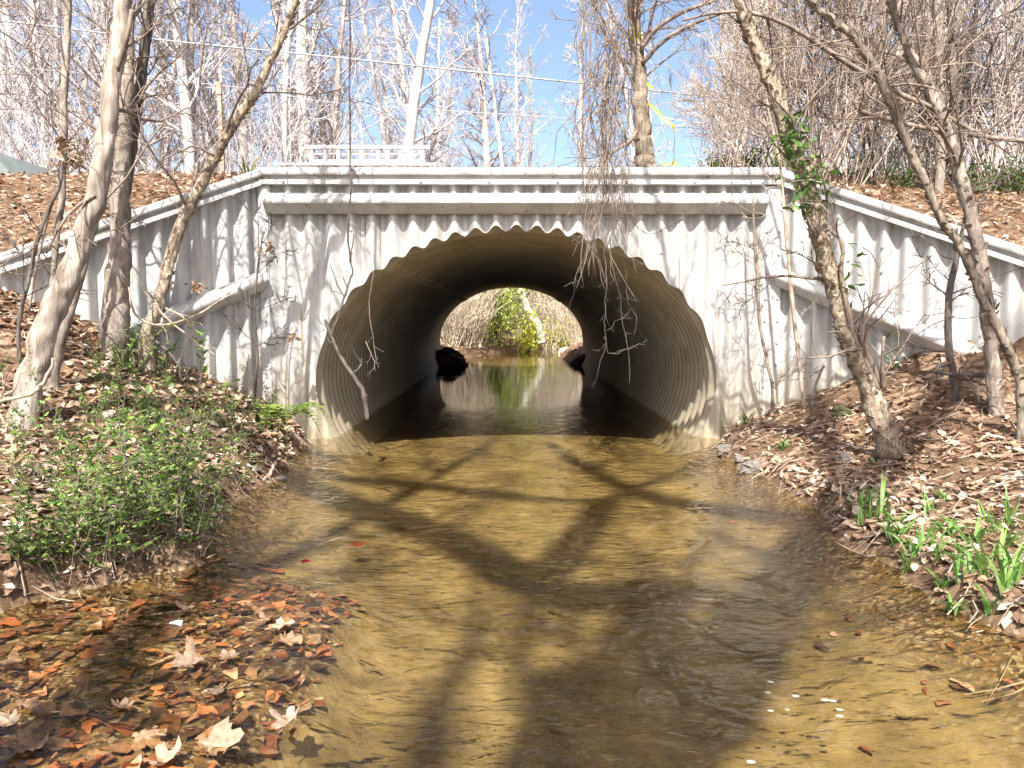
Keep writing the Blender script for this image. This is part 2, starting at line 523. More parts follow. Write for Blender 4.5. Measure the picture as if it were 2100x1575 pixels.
# ------------------------------------------------------------------ ground, embankment, water, road
xs = np.concatenate([-7 - np.geomspace(.3, 190, 26)[::-1], np.arange(-7, 7.01, .06), 7 + np.geomspace(.3, 190, 26)])
ys = np.concatenate([-14 - np.geomspace(.5, 120, 10)[::-1], np.arange(-14, 1.5, .8), np.arange(1.5, 9.6, .06), np.arange(9.9, 24.5, .8), np.arange(24.5, 40, .2), 40 + np.geomspace(.5, 260, 24)])
gx, gy = np.meshgrid(xs, ys, indexing='ij')
gz = height(gx, gy)
inside = (gy > wall_y(gx) + .25) & (gy < 24.4)
gz = np.where(inside, np.minimum(gz, -.28), gz)
b = MB(); b.grid(np.stack([gx, gy, gz], -1), len(xs), len(ys))
tag(b.build('ground', M['ground']), kind='structure')

exs = np.concatenate([-9 - np.geomspace(.3, 150, 18)[::-1], np.arange(-9, 9.01, .09), 9 + np.geomspace(.3, 150, 18)])
vv = np.linspace(0, 1, 46)
yw = wall_y(exs) + .045
ey = np.concatenate([yw[:, None] + (12.0 - yw)[:, None] * vv[None] ** 1.1,
                     np.tile(np.array([12.6, 13.0, 13.4, 16, 19, 22, 23])[None], (len(exs), 1))], 1)
ex = np.tile(exs[:, None], (1, ey.shape[1]))
ez = embank(ex, ey)
back = np.stack([np.tile(exs[:, None], (1, 2)), np.tile(np.array([[24.75, 24.8]]), (len(exs), 1)),
                 np.tile(np.array([[2.95, .2]]), (len(exs), 1))], -1)
hole = np.abs(exs - XC) < 2.9
back[hole, 1, 2] = 2.6
V = np.concatenate([np.stack([ex, ey, ez], -1), back], 1)
b = MB(); b.grid(V, len(exs), V.shape[1])
tag(b.build('road_embankment', M['ground']), kind='structure')
b = MB(); b.grid(np.array([[[x, y, 3.14] for y in (13.5, 21.9)] for x in np.linspace(-120, 120, 13)]), 13, 2)
tag(b.build('road', M['asphalt']), kind='structure')
b = MB()
wx = np.linspace(-9, 9, 10)
b.grid(np.array([[[x, y, 0.0] for y in np.linspace(-30, 24.6, 12)] for x in np.linspace(-3.6, 3.6, 4)]), 4, 12)
b.grid(np.array([[[x, y, 0.0] for y in np.linspace(24.6, 60, 8)] for x in np.linspace(-3.6, 14, 6)]), 6, 8)
tag(b.build('creek_water', M['water']), kind='structure')


# ------------------------------------------------------------------ headwall and wings
def corr(t): return .048 * np.cos(2 * math.pi * t / PITCHW)


hw = thing('culvert_headwall', 'pale corrugated metal headwall with an arched opening over the creek', 'headwall', (XC, YW, 0))


def loc(V, o):                                       # world -> parent-local (unrotated parents)
    return np.asarray(V, float) - np.array(o.location)


def panel_hole():
    b = MB()
    base = np.arange(X0, X1, PITCHW / 10)
    ext = np.concatenate([XC - PA + np.array([-.004, 0, .004, .012, .025, .045]), XC + PA - np.array([-.004, 0, .004, .012, .025, .045])])
    cols = np.unique(np.concatenate([base, [X1], ext]))
    d = corr(cols - XC)
    s = 1 + .016 * np.cos(2 * math.pi * (cols - XC) / PITCHW)
    u = (cols - XC) / PA
    hh = PB * np.sqrt(np.maximum(0, 1 - u * u))
    hi = ZC + hh + (s - 1) * 2.0 * np.sqrt(np.maximum(0, 1 - u * u)) * 1.0
    lo = np.maximum(ZC - hh, -.5)
    hi = np.where(np.abs(u) >= 1, ZC, hi); lo = np.where(np.abs(u) >= 1, ZC, lo)
    y = YW - d
    top = np.full(len(cols), CAPZ - .04)
    n = len(cols)
    rows = np.linspace(0, 1, 5)
    up = np.stack([np.tile(cols[:, None], (1, 5)), np.tile(y[:, None], (1, 5)), hi[:, None] + (top - hi)[:, None] * rows[None]], -1)
    dn = np.stack([np.tile(cols[:, None], (1, 5)), np.tile(y[:, None], (1, 5)), -.5 + (lo + .5)[:, None] * rows[None]], -1)
    b.grid(loc(up, hw), n, 5); b.grid(loc(dn, hw), n, 5)
    return b


panel_hole().build('wall_panel', M['wall'], hw)


def sweep(b, prof, A, B, nrm):
    """extrudes a closed profile of (outward, up) points from A to B; nrm is the outward horizontal normal"""
    A = np.asarray(A, float); B = np.asarray(B, float); nrm = np.asarray(nrm, float)
    pr = np.asarray(prof, float)
    k = len(pr)
    ra = A + pr[:, :1] * nrm + pr[:, 1:] * np.array([0, 0, 1])
    rb = B + pr[:, :1] * nrm + pr[:, 1:] * np.array([0, 0, 1])
    V = np.vstack([ra, rb, [ra.mean(0)], [rb.mean(0)]])
    j = np.arange(k); kk = (j + 1) % k
    b.add(V, np.stack([j, kk, kk + k, j + k], 1), np.vstack([np.stack([np.full(k, 2 * k), kk, j], 1), np.stack([np.full(k, 2 * k + 1), j + k, kk + k], 1)]))


CAP = [(.04, .0), (.10, .004), (.118, -.01), (.122, -.06), (.116, -.078), (.062, -.088), (.058, -.122), (.10, -.128), (.104, -.175), (.09, -.182), (.049, -.182)]
WAL = [(.049, .02), (.085, .02), (.08, .0)] + [(.115 + .085 * math.sin(a), -.075 + .075 * math.cos(a)) for a in np.linspace(-.3, math.pi * .62, 9)] + [(.10, -.19), (.075, -.205), (.049, -.205)]
NF = np.array([0, -1.0, 0])
NL = np.array([SF, -CF, 0]); NR = np.array([-SF, -CF, 0])     # the wings' outward normals (towards the creek)
CL = np.array([X0, YW, 0]); CR = np.array([X1, YW, 0])
TL = np.array([-CF, -SF, -.425]); TR = np.array([CF, -SF, -.425])

b = MB(); sweep(b, CAP, loc((X0, YW, CAPZ), hw), loc((X1, YW, CAPZ), hw), NF); b.build('cap_rail', M['beam'], hw, smooth=False)
wl, wr = at(549, 415, YW)[0], at(1565, 415, YW)[0]
zw = at(1050, 402, YW)[2]
b = MB(); sweep(b, WAL, loc((wl, YW, zw), hw), loc((wr, YW, zw), hw), NF); b.build('waler_beam', M['beam'], hw, smooth=False)


def bolt_mesh():
    b = MB()
    a = np.arange(6) * math.pi / 3
    r0 = np.stack([.017 * np.cos(a), 0 * a, .017 * np.sin(a)], 1); r1 = r0 * .85 + np.array([0, -.014, 0])
    b.add(np.vstack([r0, r1, [[0, -.016, 0]]]), np.stack([np.arange(6), (np.arange(6) + 1) % 6, (np.arange(6) + 1) % 6 + 6, np.arange(6) + 6], 1),
          np.stack([np.full(6, 12), np.arange(6) + 6, (np.arange(6) + 1) % 6 + 6], 1))
    me = b.mesh('bolt', False); me.materials.append(M['bolt'])
    return me


BOLT = bolt_mesh()


def bolt(parent, p, rz=0):
    o = bpy.data.objects.new('bolt', BOLT); COL.objects.link(o); o.parent = parent
    o.location = [float(v) for v in p]; o.rotation_euler = (0, 0, rz)


# corner posts: an angle plate each, with two bolt rows on the right one
for side, cx in ((-1, X0), (1, X1)):
    b = MB()
    w = .10 if side < 0 else .20
    pr = np.array([[0, .048], [0, .062], [-side * w, .062], [-side * w, .048]])
    V = []
    for z in (-.4, CAPZ - .19):
        for q in pr: V.append([cx + q[0] - XC, -q[1], z])
    b.add(V, [[0, 1, 5, 4], [1, 2, 6, 5], [2, 3, 7, 6], [3, 0, 4, 7], [0, 3, 2, 1], [4, 5, 6, 7]])
    o = b.build('corner_post', M['post'], hw, smooth=False)
    for k in range(10):
        z = .35 + .245 * k
        if 2.48 < z < 2.8: continue
        for f in ((.03, .17) if side > 0 else (.05,)):
            bolt(o, (cx - XC - side * f, -.063, z))
for k in range(8):                                            # bolts along the cap
    bolt(hw, (-2.55 + .75 * k, -.105, CAPZ - .15))
for xx in (-1.83, 1.68):
    for k in range(5):
        xg = round(xx / PITCHW) * PITCHW
        
        if 1.35 + .245 * k > ZC + PB * math.sqrt(1 - (xg / PA) ** 2) + .06 and 1.35 + .245 * k < 2.45: bolt(hw, (xg, -.047, 1.35 + .245 * k))


def wing(name, label, C0, T, Nn, drop_w, tw):
    o = thing(name, label, 'wing wall', C0)
    b = MB(); L = 5.0
    t = np.arange(0, L + .001, PITCHW / 10)
    rows = np.linspace(0, 1, 4)
    hz = np.array([T[0], T[1], 0])
    top = CAPZ - .04 + T[2] * t
    V = np.array([[hz * tt + Nn * c + np.array([0, 0, -.3 + (tp + .3) * r]) for r in rows] for tt, c, tp in zip(t, corr(t + .05), top)])
    b.grid(V, len(t), 4); b.build('wall_panel', M['wall'], o)
    b = MB(); sweep(b, CAP, np.array([0, 0, CAPZ]) + T * .0, np.array([0, 0, CAPZ]) + T * L, Nn); b.build('cap_rail', M['beam'], o, smooth=False)
    b = MB(); z0 = CAPZ - drop_w
    sweep(b, WAL, np.array([0, 0, z0]) + T * tw[0], np.array([0, 0, z0]) + T * tw[1], Nn); b.build('waler_beam', M['beam'], o, smooth=False)
    rz = math.atan2(-Nn[0], -Nn[1]); rz = math.atan2(Nn[0], -Nn[1])
    for tt in (1.0, 1.9, 2.8):
        tg = round((tt + .05) / PITCHW) * PITCHW - .05
        for k in range(3):
            z = CAPZ - .425 * tg - .45 - .25 * k
            bolt(o, hz * tg + Nn * .047 + np.array([0, 0, z]), rz)
    return o


wing('wing_wall', 'corrugated metal wing wall sloping down to the left bank behind leaning trunks', CL, TL, NL, 1.12, (.02, 2.2))
wing('wing_wall', 'corrugated metal wing wall sloping down to the right bank, beam along its middle', CR, TR, NR, 1.08, (-.06, 3.4))

# ------------------------------------------------------------------ the pipe
cp = thing('culvert_pipe', 'dark corrugated metal culvert pipe running under the road, creek inside', 'culvert', (XC, YW, 0))
b = MB()
yy = np.concatenate([[9.052, 9.056], np.arange(9.062, YE, PITCHW / 8)])
dd = .048 * np.cos(2 * math.pi * (yy - 9.062) / PITCHW)
dd[0] = .16
na = 120
th = np.linspace(0, 2 * math.pi, na)
V = np.stack([np.stack([(PA + d) * np.sin(th), np.full(na, y - YW), ZC + (PB + d) * np.cos(th)], -1) for y, d in zip(yy, dd)])
b.grid(V, len(yy), na); b.build('pipe_wall', M['pipe'], cp)
for sgn in (-1, 1):                                           # lapped plate edges with their rows of bolt heads
    b = MB(); V = []
    yv = np.arange(9.06, YE - .05, PITCHW / 12)
    for k, y in enumerate(yv):
        d = .048 * math.cos(2 * math.pi * (y - 9.062) / PITCHW)
        ph = (k % 12)
        row = []
        for m, off in enumerate(np.linspace(-.012, .085, 13)):
            a = sgn * (.66 + off); lift = .008 if 0 < m < 12 else -.004
            if ph in (0, 1) and m in (3, 4, 8, 9): lift += .02
            if ph in (6, 7) and m in (3, 4, 8, 9): lift += .02
            row.append([(PA + d - lift) * math.sin(a), y - YW, ZC + (PB + d - lift) * math.cos(a)])
        V.append(row)
    b.grid(np.array(V), len(yv), 13); b.build('bolted_seam', M['pipe'], cp)


# ------------------------------------------------------------------ branches and trees
def wander(p, d, L, n, jit, up, r):
    """a wobbling polyline from p"""
    P = [np.asarray(p, float)]; d = np.asarray(d, float) / np.linalg.norm(d)
    for k in range(n):
        d = d + r.normal(0, jit, 3) + np.array([0, 0, up])
        d /= np.linalg.norm(d)
        P.append(P[-1] + d * L / n)
    return np.array(P)


def side_dir(t, r, ang):
    t = t / np.linalg.norm(t)
    a = r.normal(0, 1, 3); a -= t * a.dot(t); a /= np.linalg.norm(a) + 1e-9
    return t * math.cos(ang) + a * math.sin(ang)


def branch(b, p, d, L, rad, lev, r, kids=(5, 5, 4), jit=.14, up=.03, rmin=.004, taper=.3, ratio=.5, sides=(7, 5, 4, 3), ang=(.6, 1.1), seg=None):
    n = seg or max(3, int(3 + lev))
    P = wander(p, d, L, n, jit, up, r)
    R_ = np.maximum(np.linspace(rad, rad * taper, n + 1), rmin)
    b.tube(P, R_, sides[min(len(sides) - 1, 3 - min(lev, 3))], cap=False)
    if lev <= 0: return
    nk = kids[min(lev, len(kids)) - 1]
    nk = max(1, int(nk * r.uniform(.75, 1.25)))
    for k in range(nk):
        u = r.uniform(.2, .98) * n
        i = int(min(u, n - 1)); f = u - i
        q = P[i] * (1 - f) + P[i + 1] * f
        rr = max((R_[i] * (1 - f) + R_[i + 1] * f) * r.uniform(.45, .7), rmin)
        branch(b, q, side_dir(P[i + 1] - P[i], r, r.uniform(*ang)), L * ratio * r.uniform(.6, 1.2) * (1.15 - .5 * u / n), rr, lev - 1, r,
               kids, jit, up, rmin, taper, ratio, sides, ang)


def catmull(P, W, m=6):
    P = np.asarray(P, float); W = np.asarray(W, float)
    A = np.column_stack([P, W])
    E = np.vstack([2 * A[0] - A[1], A, 2 * A[-1] - A[-2]])
    o = []
    for i in range(1, len(E) - 2):
        p0, p1, p2, p3 = E[i - 1], E[i], E[i + 1], E[i + 2]
        for k in range(m):
            t = k / m
            o.append(.5 * ((2 * p1) + (-p0 + p2) * t + (2 * p0 - 5 * p1 + 4 * p2 - p3) * t * t + (-p0 + 3 * p1 - 3 * p2 + p3) * t ** 3))
    o.append(E[-2])
    o = np.array(o)
    return o[:, :3], np.maximum(o[:, 3], .002)


def px_path(pts):
    """(px, py, Y, width_px) -> points and radii"""
    P = np.array([at(a, c, Y) for a, c, Y, w in pts]); Rr = np.array([w / 2 / F * Y for a, c, Y, w in pts])
    return P, Rr


def traced_tree(name, label, cat, pts, bark, twig, nbr=14, blen=(.5, 1.4), seed=1, extend=3.0, ground=True, bump_=.05, u0=.25, lev=2, extra=(), flake=0, group=None, brmin=.0035, topcrown=True, kids=(4, 4, 4), single=False, lump=.28, ws=.9):
    r = np.random.default_rng(seed)
    P, Rr = px_path(pts); Rr = Rr * ws
    if ground:                                    # sink the foot into the bank
        g = P[0].copy(); g[2] = float(surf(g[0], g[1])) - .12
        base = P[0] + (P[0] - P[1]) * .05; base[2] = min(g[2], P[0][2] - .1); base[:2] = P[0][:2]
        P = np.vstack([base, P]); Rr = np.concatenate([[Rr[0] * 1.35], Rr])
    if extend:
        d = (P[-1] - P[-2]); d /= np.linalg.norm(d); d = d * .8 + np.array([0, 0, .25])
        for k in range(3):
            P = np.vstack([P, P[-1] + d * extend / 3]); Rr = np.append(Rr, Rr[-1] * .8)
    Q, W = catmull(P, Rr, 10)
    # small natural crookedness
    Q = Q + np.stack([.25 * W * fbm(np.arange(len(Q)) * .35 + seed * 7.1 + 13 * k, np.zeros(len(Q)) + k, seed + k, 2) for k in range(3)], 1)
    o = thing(name, label, cat, P[0], group=group)
    L0 = np.array(o.location)
    b = MB(); b.tube(Q - L0, W, 16, bump=bump_ * .5, lump=lump)
    if flake:                                     # loose bark plates and ivy rootlets
        for k in range(flake):
            i = r.integers(2, len(Q) - 12 if extend else len(Q) - 2)
            t = Q[i + 1] - Q[i]; t /= np.linalg.norm(t)
            nd = side_dir(t, r, math.pi / 2)
            c = Q[i] - L0 + nd * W[i] * .98 + t * r.uniform(-.05, .05)
            u = np.cross(t, nd); s = r.uniform(.012, .03); l = r.uniform(.02, .06); lift = r.uniform(.01, .035)
            b.add([c - u * s, c + u * s, c + u * s * .6 + t * l + nd * lift, c - u * s * .6 + t * l + nd * lift], [[0, 1, 2, 3]])
    if not single:
        b.build('trunk', bark, o); b = MB()
    for k in range(nbr):
        i = int(len(Q) * r.uniform(u0, .97)); i = min(i, len(Q) - 2)
        t = Q[i + 1] - Q[i]
        d = side_dir(t, r, r.uniform(.6, 1.2)); d[2] += r.uniform(-.1, .45)
        branch(b, Q[i] - L0, d, r.uniform(*blen), min(W[i] * .35, .02) * r.uniform(.5, 1), lev, r, kids=kids, jit=.16, up=.02, rmin=brmin)
    for ex_ in extra:
        p, w = px_path(ex_); q, ww = catmull(p, w, 5)
        b.tube(q - L0, ww, 6, bump=.05)
        for k in range(max(3, int(len(q) / 4))):
            i = r.integers(2, len(q) - 1)
            branch(b, q[i] - L0, side_dir(q[i] - q[i - 1], r, r.uniform(.5, 1.1)), r.uniform(.2, .7), ww[i] * .5, 1, r, kids=(4, 4, 4), jit=.18, rmin=brmin)
    if extend and topcrown:
        for k in range(8):
            i = len(Q) - 1 - int(r.uniform(0, 15))
            d = side_dir(Q[-1] - Q[-2], r, r.uniform(.3, .9)); d[2] = abs(d[2])
            branch(b, Q[i] - L0, d, r.uniform(1.0, 2.4), W[i] * .6, 2, r, kids=(4, 4, 4), rmin=.004)
    if single:
        l = o.location.copy(); bpy.data.objects.remove(o); o = b.build(name, bark); o.location = l; tag(o, label, cat, group)
    elif b.n: b.build('branches', twig, o)
    return o, Q, W


T_A = traced_tree('leaning_tree', 'pale smooth-barked tree leaning right from the left bank, thick and nearest', 'tree',
    [(40, 905, 5.6, 78), (70, 760, 5.7, 72), (110, 640, 5.75, 68), (150, 540, 5.8, 60), (190, 420, 5.85, 54), (214, 300, 5.9, 50), (228, 190, 5.95, 47), (242, 90, 6.0, 44), (256, -20, 6.0, 40)],
    M['bark_pale'], M['twig'], nbr=8, lump=.36, ws=.72, seed=3, extend=3, u0=.35, bump_=.035,
    extra=[[(238, 150, 5.95, 12), (262, 70, 5.9, 11), (270, 20, 5.9, 9)], [(195, 400, 5.8, 9), (150, 430, 5.75, 6), (120, 470, 5.7, 5), (95, 520, 5.7, 4)]])[0]
T_F = traced_tree('leaning_tree', 'grey-brown trunk leaning right just behind the thick pale leaning tree', 'tree',
    [(108, 770, 6.3, 34), (140, 633, 6.35, 32), (163, 560, 6.4, 30), (185, 480, 6.45, 27), (205, 420, 6.5, 25), (222, 340, 6.5, 20), (232, 260, 6.55, 14)],
    M['bark_grey'], M['twig'], nbr=8, ws=.8, seed=4, extend=1.2)[0]
T_B = traced_tree('straight_tree', 'thick grey upright tree standing against the left wing wall', 'tree',
    [(236, 735, 7.3, 82), (238, 660, 7.3, 66), (243, 560, 7.32, 56), (246, 450, 7.35, 48), (251, 330, 7.4, 42), (258, 200, 7.4, 34), (263, 90, 7.45, 27), (266, -20, 7.5, 23)],
    M['bark_grey'], M['twig'], nbr=15, ws=.8, seed=5, extend=4, u0=.3, blen=(.6, 1.6))[0]
T_C = traced_tree('dark_tree', 'dark shaded slim trunk leaning out behind the thick upright tree at left', 'tree',
    [(215, 690, 7.6, 34), (238, 520, 7.6, 28), (258, 380, 7.6, 23), (272, 290, 7.6, 22), (285, 190, 7.6, 22), (297, 90, 7.6, 22), (308, -20, 7.6, 22)],
    M['bark_dark'], M['twig'], nbr=12, seed=6, extend=4, u0=.5, blen=(.6, 1.5))[0]
T_D, QD, WD = traced_tree('slim_tree', 'slim grey sapling tree with a clump of dead leaves caught on it', 'tree',
    [(96, 690, 6.6, 13), (108, 570, 6.6, 14), (117, 480, 6.6, 14), (128, 380, 6.6, 15), (130, 290, 6.6, 16), (131, 200, 6.6, 16), (137, 90, 6.6, 15), (141, -20, 6.6, 14)],
    M['bark_grey'], M['twig'], nbr=16, seed=7, extend=3, u0=.35, blen=(.5, 1.2),
    extra=[[(131, 330, 6.6, 6), (150, 318, 6.55, 5), (175, 325, 6.5, 4), (215, 322, 6.4, 3)], [(131, 360, 6.6, 7), (105, 420, 6.6, 7), (90, 480, 6.6, 6), (72, 560, 6.6, 5), (60, 640, 6.6, 5)]])
T_S = traced_tree('slim_tree', 'dark curving sapling in front of the far end of the left wing wall', 'tree',
    [(38, 705, 6.5, 9), (42, 640, 6.5, 9), (58, 580, 6.5, 9), (72, 510, 6.5, 9), (95, 440, 6.5, 8), (122, 380, 6.5, 7), (128, 330, 6.5, 6)],
    M['bark_dark'], M['twig'], nbr=6, seed=8, extend=0, single=True, blen=(.3, .6))[0]
T_E = traced_tree('leaning_tree', 'slender knobbly tree leaning right across the upper end of the left wing wall', 'tree',
    [(300, 700, 7.4, 30), (322, 630, 7.45, 29), (343, 560, 7.5, 28), (360, 490, 7.55, 26), (386, 430, 7.6, 25), (420, 365, 7.6, 23), (452, 300, 7.6, 22), (487, 245, 7.6, 21), (520, 195, 7.6, 20), (548, 140, 7.6, 18), (575, 80, 7.6, 16), (600, 20, 7.6, 14), (612, -25, 7.6, 13)],
    M['bark_flaky'], M['twig'], nbr=13, seed=9, extend=3, u0=.3, blen=(.5, 1.5), flake=120,
    extra=[[(595, 60, 7.6, 6), (620, 40, 7.55, 5), (650, 15, 7.5, 4), (680, -20, 7.5, 4)], [(440, 320, 7.5, 6), (400, 300, 7.4, 5), (370, 310, 7.4, 4), (330, 330, 7.4, 3)]])[0]
T_G, QG, WG = traced_tree('ivy_tree', 'flaky-barked tree leaning left over the creek with green climbing leaves', 'tree',
    [(1835, 945, 6.35, 68), (1815, 890, 6.35, 54), (1790, 810, 6.35, 50), (1762, 740, 6.35, 47), (1738, 680, 6.35, 44), (1718, 610, 6.38, 43), (1700, 550, 6.4, 42), (1683, 490, 6.4, 40), (1664, 420, 6.4, 40), (1645, 350, 6.4, 37), (1620, 280, 6.4, 35), (1594, 200, 6.4, 33), (1567, 130, 6.4, 30), (1535, 55, 6.4, 26), (1510, -15, 6.4, 23)],
    M['bark_flaky'], M['twig'], nbr=16, seed=10, extend=4, u0=.3, blen=(.4, 1.3), flake=420,
    extra=[[(1800, 800, 6.3, 14), (1775, 735, 6.28, 14), (1752, 690, 6.28, 13), (1738, 630, 6.28, 12), (1725, 560, 6.3, 10), (1728, 500, 6.3, 8), (1700, 470, 6.32, 6)],
           [(1805, 790, 6.3, 16), (1770, 700, 6.25, 13), (1768, 665, 6.25, 12)], [(1812, 800, 6.3, 12), (1810, 740, 6.2, 8), (1812, 690, 6.15, 6)],
           [(1400, 42, 6.3, 4), (1460, 28, 6.35, 6), (1530, 25, 6.4, 8), (1600, 45, 6.4, 9), (1660, 78, 6.4, 10), (1730, 125, 6.45, 11), (1800, 165, 6.5, 11), (1850, 195, 6.55, 11), (1910, 220, 6.6, 10), (1970, 255, 6.6, 9), (2010, 275, 6.6, 8)]])
T_H = traced_tree('rough_tree', 'rough-barked tree leaning left on the right bank, nearer the frame edge', 'tree',
    [(2053, 900, 6.6, 36), (2040, 800, 6.6, 33), (2032, 710, 6.6, 32), (2024, 617, 6.6, 31), (2010, 533, 6.6, 30), (1994, 450, 6.6, 30), (1972, 370, 6.6, 28), (1953, 300, 6.6, 27), (1930, 240, 6.6, 25), (1905, 180, 6.6, 22), (1877, 130, 6.6, 20), (1848, 60, 6.6, 18), (1820, -15, 6.6, 15)],
    M['bark_grey'], M['twig'], nbr=16, seed=11, extend=3, u0=.4, blen=(.5, 1.2), flake=260,
    extra=[[(1985, 275, 6.6, 10), (2040, 283, 6.5, 10), (2110, 290, 6.4, 9)], [(1960, 270, 6.6, 9), (1900, 263, 6.6, 10), (1840, 250, 6.55, 10), (1790, 236, 6.5, 10), (1762, 225, 6.5, 10), (1755, 208, 6.5, 9), (1763, 200, 6.5, 8)]])[0]
T_I = traced_tree('slender_tree', 'slender pale-edged tree leaning left in front of the right wing wall', 'tree',
    [(2095, 925, 6.0, 22), (2093, 790, 6.0, 21), (2075, 735, 6.0, 21), (2045, 672, 6.0, 21), (2012, 605, 6.0, 20), (1982, 533, 6.0, 19), (1955, 485, 6.0, 18), (1930, 450, 6.0, 17), (1900, 380, 6.0, 17), (1867, 310, 6.0, 18), (1838, 238, 6.0, 19), (1800, 150, 6.0, 19), (1750, 77, 6.0, 17), (1700, 35, 6.0, 15), (1655, -10, 6.0, 14)],
    M['bark_lichen'], M['twig'], nbr=10, seed=12, extend=3, u0=.4, blen=(.4, 1.0), flake=200)[0]
T_M = traced_tree('dead_sapling', 'short dark crooked sapling between the leaning trees on the right bank', 'sapling',
    [(1963, 840, 7.0, 17), (1955, 770, 7.0, 16), (1946, 700, 7.0, 16), (1945, 620, 7.0, 15), (1960, 540, 7.0, 13), (1972, 480, 7.0, 9), (1985, 430, 7.0, 6)],
    M['bark_dark'], M['twig'], nbr=8, seed=13, extend=0, single=True, blen=(.3, .8),
    extra=[[(1948, 745, 6.95, 10), (1925, 752, 6.9, 10), (1928, 764, 6.85, 10), (1975, 768, 6.8, 9), (2035, 772, 6.75, 9)]])[0]
T_N = traced_tree('sapling', 'thin tan sapling stem beside the bolted right corner post', 'sapling',
    [(1655, 872, 8.2, 9), (1645, 800, 8.2, 9), (1633, 690, 8.2, 9), (1622, 590, 8.2, 9), (1614, 500, 8.2, 8), (1608, 430, 8.2, 7), (1600, 340, 8.2, 6), (1580, 250, 8.2, 5)],
    M['twig_tan'], M['twig_tan'], nbr=16, seed=14, extend=1, single=True, blen=(.25, .7), u0=.15, topcrown=False)[0]
T_N2 = traced_tree('sapling', 'thin bent sapling in front of the right edge of the headwall', 'sapling',
    [(1584, 800, 8.5, 8), (1573, 740, 8.5, 7), (1558, 660, 8.5, 7), (1553, 560, 8.5, 7), (1546, 470, 8.5, 6), (1545, 400, 8.5, 4)],
    M['twig'], M['twig'], nbr=10, seed=15, extend=0, single=True, blen=(.2, .5), u0=.15)[0]
T_L1 = traced_tree('sapling', 'thin dark sapling with curled leaves beside the left corner post', 'sapling',
    [(522, 810, 8.2, 7), (528, 730, 8.2, 6), (522, 640, 8.2, 5), (530, 540, 8.2, 4), (540, 480, 8.2, 3)],
    M['twig_dark'], M['twig_dark'], nbr=10, seed=16, extend=0, single=True, blen=(.2, .6), u0=.1)[0]
# the tree on the road shoulder
T_R = traced_tree('roadside_tree', 'ridged grey tree on top of the headwall with yellow lichen and tape', 'tree',
    [(1327, 352, 10.4, 50), (1323, 330, 10.4, 43), (1320, 290, 10.4, 39), (1315, 230, 10.4, 36), (1311, 170, 10.4, 33), (1306, 110, 10.4, 30), (1301, 50, 10.4, 27), (1297, -20, 10.4, 25)],
    M['bark_lichen'], M['twig'], nbr=26, lump=.12, seed=17, extend=4, u0=.35, blen=(1.0, 2.4), lev=2, kids=(5, 6, 5), brmin=.0045,
    extra=[[(1318, 130, 10.3, 9), (1360, 85, 10.1, 8), (1420, 50, 9.9, 7), (1500, 20, 9.7, 5)], [(1306, 270, 10.2, 8), (1290, 290, 10.0, 8), (1260, 310, 9.8, 7), (1235, 340, 9.6, 6)],
           [(1315, 100, 10.3, 10), (1345, 60, 10.2, 9), (1400, 25, 10.1, 8), (1470, 0, 10, 6)]])[0]
b = MB(); r = np.random.default_rng(5)
for k in range(130):
    a = r.uniform(0, 2 * math.pi); p = at(1305 + r.normal(0, 2), 75 + r.normal(0, 12), 10.4); rad = .098
    c = p + rad * np.array([math.cos(a), math.sin(a), 0]) - np.array(T_R.location)
    s = r.uniform(.008, .02); n_ = np.array([math.cos(a), math.sin(a), 0]); u = np.array([-math.sin(a), math.cos(a), 0]); w = np.array([0, 0, 1.0])
    b.add([c - u * s, c - w * s, c + u * s, c + w * s + n_ * .02], [[0, 1, 2, 3]])
b.build('lichen', solid('yellow_lichen', (.50, .44, .04), .9), T_R)

# trees on the slope behind the right wing
for (pts, lab, sd) in (
    ([(1925, 470, 9.6, 25), (1926, 380, 9.6, 22), (1927, 250, 9.6, 21), (1925, 120, 9.6, 20), (1922, -20, 9.6, 19)], 'straight grey trunk on the slope above the right wing wall', 21),
    ([(1962, 440, 10.0, 17), (1958, 330, 10.0, 16), (1956, 200, 10.0, 17), (1953, 90, 10.0, 17), (1950, -20, 10.0, 16)], 'darker trunk right behind the straight grey trunk on the right slope', 22),
    ([(1968, 290, 10.2, 14), (1980, 200, 10.2, 10), (1995, 100, 10.2, 9), (2002, 30, 10.2, 8), (2004, -20, 10.2, 7)], 'dark forked stem leaning right on the right slope', 23)):
    traced_tree('slope_tree', lab, 'tree', pts, M['bark_dark'] if sd != 21 else M['bark_grey'], M['twig'], nbr=18, seed=sd, extend=3, u0=.35, blen=(.6, 1.6), group='trees on the right slope')

# ------------------------------------------------------------------ the trees behind the camera that throw the shadows
def shadow_path(pts, z=-.2, hk=1.35):
    P = []; Rr = []
    for px, py, h, rad in pts:
        h = h * hk
        g = onz(px, py, z)
        P.append(g + SUNV * (h / SUNV[2])); Rr.append(rad * 1.3)
    return np.array(P), np.array(Rr)


